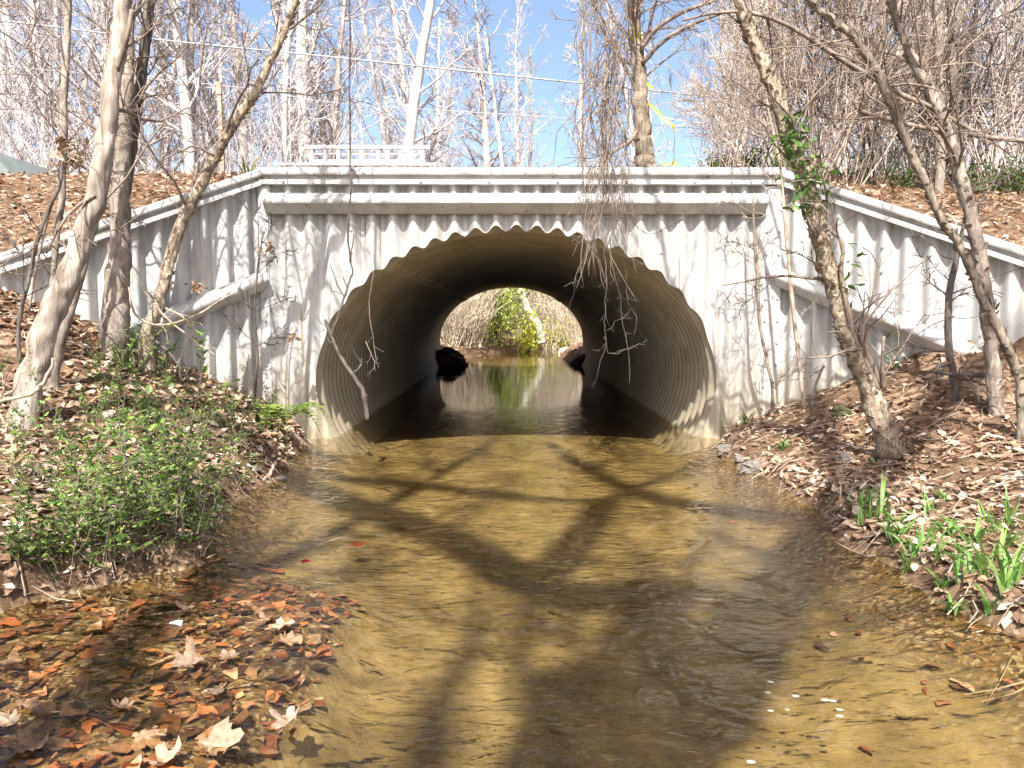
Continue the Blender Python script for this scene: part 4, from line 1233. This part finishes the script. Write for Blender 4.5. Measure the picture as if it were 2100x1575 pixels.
# climbing leaves on the ivy tree
def vine_leaves(b, Pc, n, spread, size, r, pal=GRN * 1.15):
    C = np.array(Pc)[None] + r.normal(0, 1, (n, 3)) * np.array(spread)
    leaf_batch(b, C, size * r.uniform(.6, 1.2, n), tints(pal, n, r, .2), r, tilt=.7, curl=.2, wid=.42)
b = MB(); r = np.random.default_rng(66); L0 = np.array(T_G.location)
for px, py, n, sp_ in ((1622, 262, 22, .07), (1640, 250, 16, .06), (1612, 300, 18, .06), (1630, 330, 16, .06), (1655, 300, 10, .06), (1660, 395, 20, .06), (1672, 370, 16, .07), (1640, 420, 14, .06), (1690, 420, 16, .09), (1735, 535, 10, .06), (1742, 580, 10, .05), (1665, 345, 12, .05), (1820, 730, 12, .08)):
    vine_leaves(b, at(px, py, 6.25) - L0, n, (sp_, .05, sp_), .085, r)
b.build('climbing_leaves', M['green'], T_G)
b = MB()
for k in range(60):
    a = r.uniform(0, 6.28); C = np.array([[math.cos(a) * r.uniform(.08, .2), math.sin(a) * r.uniform(.08, .2), r.uniform(.0, .18)]])
    leaf_batch(b, C, .05, tints(GRN * .9, 1, r), r, tilt=.6)
b.build('basal_leaves', M['green'], T_G)
# dead leaves caught in the slim tree
b = MB(); c0 = at(140, 318, 6.6) - np.array(T_D.location)
C = c0[None] + r.normal(0, 1, (70, 3)) * np.array([.06, .05, .07])
leaf_batch(b, C, .09 * r.uniform(.5, 1.3, 70), tints(DRY[[0, 1, 2, 3]], 70, r), r, tilt=.9, curl=.5)
b.build('caught_leaves', M['litter'], T_D)
for px, py, Y, lab in ((545, 510, 8.6, 'dry brown leaf clump stuck to the headwall above the left post'), (405, 592, 7.6, 'dead leaf heap resting on the left wing wall beam'), (595, 690, 8.4, 'dark curled dead leaves on a twig beside the left post')):
    b = MB(); C = r.normal(0, 1, (24, 3)) * np.array([.05, .03, .03])
    leaf_batch(b, C, .07 * r.uniform(.5, 1.2, 24), tints(DRY[[1, 2, 4]], 24, r), r, tilt=.9, curl=.5)
    o = b.build('dead_leaf_clump', M['litter']); o.location = at(px, py, Y); tag(o, lab, 'leaf clump')


def bushy(name, lab, px, py, Y, w, h, n, seed, pal, lf=.04, mat_=None, cat='shrub', zoff=0):
    """a leafy bush: crooked stems and leaf clumps spread through an uneven volume"""
    r = np.random.default_rng(seed)
    p = at(px, py, Y); g = float(surf(p[0], p[1])) if Y < 13 else float(height(p[0], p[1]))
    p[2] = g
    o = thing(name, lab, cat, p)
    bs = MB(); bl = MB(); tips = []
    for k in range(18):
        a = r.uniform(0, 6.28)
        P = wander((0, 0, -.05), (math.cos(a) * w / h * r.uniform(.1, 1), math.sin(a) * w / h * r.uniform(.1, 1), 1), h * r.uniform(.5, 1.1), 7, .16, .0, r)
        bs.tube(P, np.linspace(.012, .004, 8) * max(.5, h / 2), 4, cap=False)
        tips += [P[i] for i in range(2, 8)]
    tips = np.array(tips)
    C = tips[r.integers(0, len(tips), n)] + r.normal(0, 1, (n, 3)) * np.array([.1, .1, .09]) * max(w, h) * .9
    C[:, 2] = np.maximum(C[:, 2], .02)
    leaf_batch(bl, C, lf * r.uniform(.6, 1.3, n), tints(pal, n, r, .3), r, tilt=.8, curl=.2, wid=.55)
    bs.build('stems', M['twig'], o); bl.build('foliage', M['green'], o)
    return o


bushy('evergreen_bush', 'dark bluish-green bush on the road edge right of the roadside tree', 1475, 340, 11.0, .4, .36, 900, 71, GRN * .8)
bushy('evergreen_bush', 'low dark evergreen tangle on the road edge above the right corner', 1540, 345, 10.6, .35, .4, 500, 72, GRN * .7)
for px, py, sd, lab in ((2065, 430, 73, 'dark green undergrowth bush at right frame edge above the wing'), (1985, 400, 74, 'small green bush behind the rough tree on the right slope'), (1760, 390, 75, 'green undergrowth behind the top of the right wing wall'), (1850, 400, 76, 'low green bush midway along the right wing top'), (2080, 330, 77, 'dark tangled evergreen high on the right slope at the frame edge')):
    bushy('undergrowth_bush', lab, px, py, 10.0, .45, .5, 420, sd, GRN * .8)
for px, sd, lab in ((700, 81, 'small green tuft below the white railing'), (1015, 82, 'small green tuft on the road edge above the arch'), (890, 83, 'green tuft right of the white railing')):
    p = at(px, 345, 10.2); o = blades(sd, 26, .10, .006, .5, GRN, 1.0).build('grass_tuft', M['green']); o.location = (p[0], p[1], float(embank(p[0], p[1]))); tag(o, lab, 'grass')

# ------------------------------------------------------------------ scene through the pipe
def far_bush(name, lab, px, Y, w, h, n, pal, seed, lf=.10):
    p = at(px, 700, Y)
    return bushy(name, lab, px, 700, Y, w, h, n, seed, pal, lf)
VIV = GRN * np.array([4.2, 2.9, 2.0])
far_bush('vine_thicket', 'bright green vine-covered thicket seen through the culvert', 1015, 31.8, 1.5, 4.6, 5200, VIV, 91)
far_bush('vine_thicket', 'yellow-green leafy tangle low behind the creek bend, seen through the culvert', 1085, 33.5, .9, 2.0, 1500, VIV * np.array([1.3, 1.05, .8]), 92)
far_bush('vine_thicket', 'thin yellow-green bush at the right of the view through the culvert', 1165, 34.5, 1.0, 1.8, 900, VIV * np.array([1.4, 1.05, .9]), 93)
far_bush('vine_thicket', 'sparse green-tipped bush at the left of the view through the culvert', 955, 31.0, .9, 2.6, 900, VIV * np.array([1.3, 1.0, .8]), 94)
TH_C = [thicket(240 + k, 34, 3.4, .40, .009, .016, 1, (6, 6, 6)) for k in range(2)]
M['dry_stem'] = bark_mat('dry_stem', (.40, .33, .24), (.66, .58, .46), scale=6, stretch=.3, bstr=.2)
for t in TH_C: t.materials.append(M['dry_stem'])
for i, (px, Y, s, lab) in enumerate(((925, 28.3, .8, 'pale brush of dry stems at far left through the culvert'), (950, 29.2, 1.0, 'dense tan brush left of the vine thicket through the culvert'), (975, 30.2, 1.0, 'tan stems leaning against the vine thicket through the culvert'), (1130, 36, 1.2, 'tan brush behind the creek bend through the culvert'), (1185, 33, 1.0, 'dry brush at far right through the culvert'), (1060, 36, 1.4, 'tall brush behind the vine thicket through the culvert'), (1000, 35, 1.4, 'brush behind the left of the vine thicket through the culvert'), (1110, 40, 1.7, 'tall dry stems in the middle distance through the culvert'), (1150, 39, 1.6, 'tall dry stems right of the white leaning trunk through the culvert'), (905, 29.5, 1.1, 'tan brush at the left rim of the view through the culvert'), (1035, 38, 1.7, 'high brush over the vine thicket through the culvert'), (970, 37, 1.7, 'high brush over the left tan brush through the culvert'), (1205, 38, 1.5, 'high brush at the right rim of the view through the culvert'))):
    p = at(px, 700, Y); o = bpy.data.objects.new("dry_brush", TH_C[i % 2]); COL.objects.link(o)
    o.location = (p[0], Y, float(height(p[0], Y))); o.rotation_euler = (0, 0, i * 1.3); o.scale = (s, s, s); tag(o, lab, 'brush', 'dry brush seen through the culvert')
traced_tree('white_tree', 'leaning white sycamore trunk seen through the culvert', 'tree',
    [(1112, 705, 34, 20), (1104, 672, 34, 18), (1090, 648, 34, 16), (1076, 620, 34, 15), (1067, 590, 34, 14), (1060, 560, 34, 13), (1050, 500, 34, 12)], solid('white_bark', (.62, .58, .52), .8, 0, .2, 3), M['twig_far'], nbr=12, seed=95, extend=8, ground=False, blen=(1, 2.5), brmin=.01)
b = MB()


def rock(name, lab, p, s, seed, m=None, flat=.6):
    r = np.random.default_rng(seed); b = MB()
    nu, nv = (26, 34) if s > .3 else (12, 16)
    V = []
    for i in range(nu):
        for j in range(nv):
            t = math.pi * i / (nu - 1); q = 2 * math.pi * j / (nv - 1)
            d = np.array([math.sin(t) * math.cos(q), math.sin(t) * math.sin(q), math.cos(t)])
            dv = Vector([float(q) + seed for q in d]); k = 1 + .55 * mnoise.noise(dv * 1.3) + .2 * mnoise.noise(dv * 3.5) + .10 * mnoise.noise(dv * 9)
            V.append(d * k * np.array([1, .85, flat]) * s)
    b.grid(np.array(V), nu, nv)
    o = b.build(name, m or M['rock'], smooth=False); o.location = [float(v) for v in p]; o.rotation_euler = (0, 0, seed)
    tag(o, lab, 'rock'); return o


for px, py, s, lab in ((1490, 925, .10, 'flat pale rock at the water by the right foot of the headwall'), (1548, 960, .13, 'grey rock half in shade at the right water edge'), (1520, 945, .07, 'small stone between the two rocks on the right water edge'),
                       (1730, 848, .10, 'mossy stone on the bare right bank'), (1735, 945, .09, 'dark leaf-covered stone left of the ivy tree foot'), (575, 985, .06, 'stone at the left water edge under the fern'), (520, 965, .05, 'small stone among roots on the left water edge')):
    p = on_ground(px, py); rock('rock', lab, p, s, int(px) % 97, M['moss'] if 'mossy' in lab else None)
p = at(1172, 705, 31); rock('boulder', 'pale boulder on the far right bank seen through the culvert', (p[0], p[1], float(height(p[0], p[1])) + .1), .55, 11, solid('pale_earth', (.5, .42, .3), .9, 0, .2, 6))
for px, sd, lab, w in ((915, 3, 'shade-darkened silt mound inside the far left end of the culvert', 1), (1200, 4, 'shade-darkened debris mound inside the far right end of the culvert', .7)):
    p = at(px, 735, 23.4)
    rock('silt_mound', lab, (p[0] - .25 * (1 if w == 1 else -1), p[1], -.15), .95 * w, sd + 9, solid('shaded_silt', (.05, .04, .03), .95, 0, .3, 6), .6)  # near-black colour puts the shade of the silhouetted mounds into the soil

# ------------------------------------------------------------------ hanging vines, sticks
def strand_thing(name, lab, cat, paths, matl, sd, twigs=3, tl=(.1, .3), rmin=.0022, wob=.012):
    r = np.random.default_rng(sd)
    p0, _ = px_path(paths[0]); o = None
    b = MB(); L0 = p0[0]
    for pts in paths:
        P, Rr = px_path(pts); q, w = catmull(P, Rr, 6)
        q = q + np.stack([wob * fbm(np.arange(len(q)) * .5 + k * 9 + r.uniform(0, 50), np.zeros(len(q)), sd + k, 2) for k in range(3)], 1)
        b.tube(q - L0, np.maximum(w, rmin * .6), 5)
        for k in range(twigs):
            i = r.integers(1, len(q) - 1)
            branch(b, q[i] - L0, side_dir(q[i + 1] - q[i], r, r.uniform(.4, 1.0)), r.uniform(*tl), w[i] * .6, 1, r, kids=(2, 2, 2), rmin=rmin, jit=.2, up=-.03)
    o = b.build(name, matl); o.location = L0
    tag(o, lab, cat); return o


# the stick leaning in the pipe mouth, and the long vine it hangs on
strand_thing('broken_branch', 'grey broken branch standing in the water at the left of the arch', 'branch',
    [[(753, 862, 8.4, 11), (748, 820, 8.4, 11), (738, 790, 8.4, 11), (718, 762, 8.4, 10), (700, 735, 8.4, 9), (686, 705, 8.4, 8), (676, 680, 8.4, 8), (666, 655, 8.4, 6)],
     [(678, 690, 8.4, 6), (695, 645, 8.4, 5), (708, 605, 8.4, 5), (722, 560, 8.4, 4), (720, 520, 8.4, 3.5), (726, 480, 8.4, 2.5)], [(686, 708, 8.4, 4), (676, 700, 8.4, 3), (668, 692, 8.4, 2)],
     [(722, 765, 8.4, 4), (738, 752, 8.4, 4), (742, 735, 8.4, 3)], [(706, 608, 8.4, 3), (690, 580, 8.4, 2.5), (676, 540, 8.4, 2)]], M['twig_dark'], 31, 1)
strand_thing('hanging_vine', 'single thin vine hanging straight down past the left of the headwall', 'vine',
    [[(716, -20, 8.2, 3.5), (719, 100, 8.2, 3.5), (717, 250, 8.2, 4), (719, 380, 8.2, 4), (715, 470, 8.2, 4), (717, 540, 8.3, 3)], [(719, 345, 8.2, 3), (730, 355, 8.2, 2.5), (735, 375, 8.2, 2)]], M['twig_dark'], 32, 2)
paths = []; r = np.random.default_rng(34)
for k in range(34):
    x0 = 1290 - 95 * abs(r.normal(0, .55)); x0 = max(x0, 1195); y0 = r.uniform(-40, 150)
    xa = 1235 + r.normal(0, 22); Y = 7.9 + r.normal(0, .15)
    ye = r.uniform(300, 620)
    paths.append([(x0, y0, Y, 1.9), (x0 - 18 + r.normal(0, 18), y0 + .3 * (ye - y0), Y, 2.2), (xa + r.normal(0, 20), y0 + .65 * (ye - y0), Y, 2.0), (xa + r.normal(0, 34), ye, Y, 1.4)])
strand_thing('vine_tangle', 'tangle of bare vines hanging from above over the right of the arch', 'vine', paths, M['twig'], 35, 5, (.12, .5), .0018, .07)
paths = [[(1262, 440, 7.8, 4), (1240, 500, 7.8, 4), (1242, 560, 7.8, 4.5), (1243, 640, 7.8, 4.5), (1240, 700, 7.8, 4), (1226, 760, 7.8, 3), (1212, 800, 7.8, 2.5)],
         [(1243, 500, 7.8, 4), (1262, 560, 7.8, 4), (1272, 620, 7.8, 4), (1282, 690, 7.8, 4), (1292, 740, 7.8, 3), (1290, 785, 7.8, 2)],
         [(1255, 470, 7.8, 4), (1282, 540, 7.8, 4), (1290, 620, 7.8, 3.5), (1306, 660, 7.8, 3), (1298, 690, 7.8, 2.5)],
         [(1241, 690, 7.8, 4), (1250, 722, 7.8, 4), (1270, 724, 7.8, 4), (1300, 710, 7.8, 3), (1325, 705, 7.8, 2)], [(1243, 680, 7.8, 4), (1265, 660, 7.8, 3.5), (1288, 642, 7.8, 3)],
         [(1215, 480, 7.8, 3), (1200, 520, 7.8, 3), (1180, 580, 7.8, 2), (1165, 640, 7.8, 2)], [(1290, 420, 7.8, 4), (1262, 440, 7.8, 4), (1230, 455, 7.8, 3), (1210, 500, 7.8, 3)], [(1400, 450, 8, 3), (1330, 480, 7.9, 3.5), (1290, 450, 7.8, 4), (1262, 440, 7.8, 4)]]
paths = [[(a, c, Y, q * .42) for a, c, Y, q in p_] for p_ in paths]
strand_thing('hanging_vine', 'drooping bare vine branch dangling in front of the dark right half of the arch', 'vine', paths, M['twig_dark'], 36, 5, (.06, .22), .0016, .03)
strand_thing('hanging_twig', 'thin twig dangling in front of the left side of the pipe', 'twig', [[(770, 540, 8.4, 1.2), (757, 620, 8.4, 1.4), (765, 690, 8.4, 1.4), (772, 745, 8.4, 1.2)], [(750, 700, 8.4, 2), (766, 735, 8.4, 2), (770, 760, 8.4, 2)]], M['twig'], 37, 3, (.06, .15), .0016)
strand_thing('fallen_stem', 'thin yellowish stem arching over the left wing wall beam', 'stem', [[(265, 590, 7.0, 4), (275, 640, 7.0, 5), (310, 665, 7.0, 5), (370, 660, 7.0, 5), (430, 630, 7.0, 4), (480, 600, 7.0, 3)], [(340, 630, 7, 4), (385, 660, 7, 4), (400, 700, 7, 3)], [(290, 590, 7.0, 4), (330, 640, 7, 5), (400, 700, 7, 4), (440, 730, 7, 3)]], M['twig_tan'], 38, 3)
strand_thing('exposed_root', 'pale exposed roots along the right water edge', 'roots', [[(1690, 1065, 5.4, 9), (1720, 1040, 5.4, 9), (1760, 1020, 5.4, 7), (1800, 1015, 5.4, 6)], [(1700, 1080, 5.3, 12), (1745, 1060, 5.2, 11), (1800, 1052, 5.2, 9), (1860, 1060, 5.2, 8), (1890, 1068, 5.2, 7)], [(1720, 1100, 5.0, 6), (1750, 1075, 5.0, 6), (1770, 1040, 5.1, 5)]], M['twig_tan'], 39, 3, (.1, .3))
strand_thing('broken_limb', 'pale broken stem leaning across the foot of the thick pale tree', 'stem', [[(-5, 825, 5.3, 9), (40, 815, 5.3, 9), (75, 800, 5.3, 10), (98, 770, 5.3, 8), (108, 735, 5.3, 5)], [(0, 850, 5.3, 6), (20, 880, 5.3, 7), (50, 905, 5.3, 6)]], M['twig_tan'], 40, 2)
for i, (pp, lab) in enumerate((([(320, 700, 7.2, 6), (350, 725, 7.1, 6), (390, 785, 7.0, 5)], 'dark fallen stick leaning on the left bank below the wing beam'), ([(1650, 880, 7.6, 3), (1690, 860, 7.4, 3), (1700, 830, 7.3, 2)], 'thin arching twig on the right bank'), ([(540, 985, 6.4, 8), (555, 972, 6.4, 8), (562, 955, 6.5, 7)], 'pale root curling at the left water edge'), ([(1690, 750, 7.4, 6), (1670, 800, 7.4, 5), (1662, 870, 7.4, 4)], 'dark bowed stem left of the ivy tree'))):
    strand_thing('stick', lab, 'stick', [pp], M['twig_dark'] if 'dark' in lab else M['twig_tan'], 45 + i, 2, (.08, .2))

# ------------------------------------------------------------------ things at the road
def rot_x(a): return np.array([[1, 0, 0], [0, math.cos(a), -math.sin(a)], [0, math.sin(a), math.cos(a)]])


YR = 11.0
gr = thing('white_railing', 'low white slatted railing on the road edge above the headwall', 'railing', at(735, 345, YR))
L0 = np.array(gr.location)
def rbar(name, a, c, thick, deep, dy=0):
    A = at(a[0], a[1], YR) - L0; B = at(c[0], c[1], YR) - L0
    b = MB(); mid = (A + B) / 2; mid[1] += dy
    b.box(mid, (abs(B[0] - A[0]) + .0, deep, thick)); b.build(name, M['white'], gr, smooth=False)
rbar('top_rail', (626, 302), (882, 302), .042, .07)
rbar('middle_rail', (636, 313.5), (872, 313.5), .030, .03, .03)
rbar('lower_board', (636, 333), (866, 333), .085, .03, .03)
rbar('bottom_rail', (567, 337), (897, 339), .032, .05, -.035)
for px in (639, 667, 694, 717, 741, 776, 796, 822, 845, 866):
    A = at(px, 304, YR) - L0; B = at(px, 350, YR) - L0
    b = MB(); b.box((A + B) / 2, (.05, .035, abs(A[2] - B[2]))); b.build('post', M['white'], gr, smooth=False)
for px in (583, 606, 884):
    A = at(px, 340, YR) - L0; B = at(px, 356, YR) - L0
    b = MB(); b.box((A + B) / 2 + np.array([0, -.035, 0]), (.05, .035, abs(A[2] - B[2]))); b.build('post', M['white'], gr, smooth=False)

# rusty post
P, Rr = px_path([(457, 372, 10.6, 12), (453, 260, 10.6, 12), (448, 168, 10.6, 12)])
o = thing('rusty_post', 'upright rusty steel post on the road edge at left', 'post', P[0])
b = MB(); w = .034
for (dx, dy, sx_, sy_) in ((0, 0, .05, .010), (-.022, .02, .010, .04), (.022, .02, .010, .04)):
    V = []
    for p in (P[0] - np.array([0, 0, .15]), P[2]):
        for (u, v) in ((-1, -1), (1, -1), (1, 1), (-1, 1)): V.append(p - P[0] + np.array([dx + u * sx_ / 2, dy + v * sy_ / 2, 0]))
    b.add(V, [[0, 1, 5, 4], [1, 2, 6, 5], [2, 3, 7, 6], [3, 0, 4, 7], [3, 2, 1, 0], [4, 5, 6, 7]])
b.build('channel_shaft', M['rust'], o, smooth=False)
b = MB(); b.box(at(449, 182, 10.6) - P[0] + np.array([0, -.012, 0]), (.062, .01, .14)); b.build('end_plate', M['rust'], o, smooth=False)

# shed at the far left
p = at(-40, 372, 16.5)
sh = thing('shed', 'grey-green shed roof end at the far left edge beyond the road', 'shed', (p[0], 16.5, p[2] - 1.2))
b = MB(); zt = p[2] - sh.location[2]
b.box((-.6, 1.0, zt / 2 + .05), (2.4, 2.0, zt + .1)); b.build('wall', M['shedwall'], sh, smooth=False)
b = MB(); pr = np.array([[-2.1, zt - .02], [-.55, zt + .62], [.30, zt + .60], [.86, zt - .02]])
V = [[x, y, z] for y in (-.15, 2.15) for x, z in pr]
b.add(V, [[0, 1, 2, 3], [7, 6, 5, 4], [0, 4, 5, 1], [1, 5, 6, 2], [2, 6, 7, 3], [3, 7, 4, 0]]); b.build('roof', M['shedroof'], sh, smooth=False)

# yellow tape on the roadside tree
def tape(name, lab, pts, w, sd):
    P = np.array([at(a, c, Y) for a, c, Y, tw in pts]); tw = np.array([q[3] for q in pts])
    q, tq = catmull(P, tw + 2, 6); tq -= 2
    b = MB(); T = np.gradient(q, axis=0); T /= np.linalg.norm(T, axis=1)[:, None]
    S = np.stack([np.cos(tq), .3 + 0 * tq, np.sin(tq)], 1); S -= T * (S * T).sum(1)[:, None]; S /= np.linalg.norm(S, axis=1)[:, None]
    b.grid(np.stack([q - S * w - q[0], q + .004 * np.cross(T, S) - q[0], q + S * w - q[0]], 1), len(q), 3)
    o = b.build(name, M['ribbon']); o.location = q[0]; tag(o, lab, 'tape'); return o
tape('yellow_tape', 'yellow tape streaming from the roadside tree and hanging down', [(1330, 212, 10.25, .2), (1345, 226, 10.2, .5), (1362, 244, 10.15, .9), (1377, 256, 10.1, 1.2), (1382, 268, 10.1, 1.5), (1383, 290, 10.1, 1.57), (1382, 320, 10.1, 1.5), (1384, 345, 10.1, 1.2)], .022, 1)
tape('yellow_tape', 'short end of yellow tape knotted high on the roadside tree', [(1326, 172, 10.2, 0), (1333, 176, 10.2, .4), (1339, 182, 10.15, .8)], .02, 2)
tape('yellow_tape', 'crumpled yellow tape lying on the headwall top right of the tree', [(1353, 350, 10.0, .3), (1360, 338, 10.0, 1.0), (1372, 336, 10.0, .1), (1383, 335, 10.05, 1.2), (1386, 348, 10.0, .4), (1376, 350, 9.95, .1), (1366, 349, 9.95, .5)], .022, 3)

# utility wires
def wire(lab, pts, Y, rad):
    P = np.array([at(a, c, Y) for a, c in pts]); q, w = catmull(P, np.full(len(P), rad), 8)
    b = MB(); b.tube(q - q[0], w, 5); o = b.build('utility_wire', M['wire']); o.location = q[0]; tag(o, lab, 'wire')
wire('thick overhead wire crossing above the headwall, highest of the wires', [(-400, 5), (0, 42), (330, 82), (700, 119), (1300, 182), (1700, 222), (2500, 300)], 12.3, .013)
wire('thin lower overhead wire crossing in front of the woods', [(-400, 95), (0, 135), (480, 178), (700, 212), (1180, 244), (1700, 285), (2500, 350)], 12.3, .006)

# ------------------------------------------------------------------ light
w = bpy.data.worlds.new('World'); SC.world = w; w.use_nodes = True
nt = w.node_tree; nt.nodes.clear()
sky = nt.nodes.new('ShaderNodeTexSky'); sky.sky_type = 'NISHITA'; sky.sun_disc = False
sky.sun_elevation = EL; sky.sun_rotation = math.pi + AZ
sky.air_density = .75; sky.dust_density = 3.0; sky.ozone_density = .35
bg = nt.nodes.new('ShaderNodeBackground'); bg.inputs['Strength'].default_value = .12
wo = nt.nodes.new('ShaderNodeOutputWorld')
nt.links.new(sky.outputs[0], bg.inputs[0]); nt.links.new(bg.outputs[0], wo.inputs[0])
sd = bpy.data.lights.new('sun', 'SUN'); sd.energy = 5.0; sd.angle = R(.53); sd.color = (1, .97, .925)
so = bpy.data.objects.new('sun', sd); COL.objects.link(so)
so.rotation_euler = Vector(SUNV).to_track_quat('Z', 'Y').to_euler()
SC.view_settings.view_transform = 'Standard'; SC.view_settings.look = 'None'
SC.view_settings.exposure = 1.4; SC.view_settings.gamma = 1
SC.cycles.max_bounces = 8; SC.cycles.transparent_max_bounces = 16
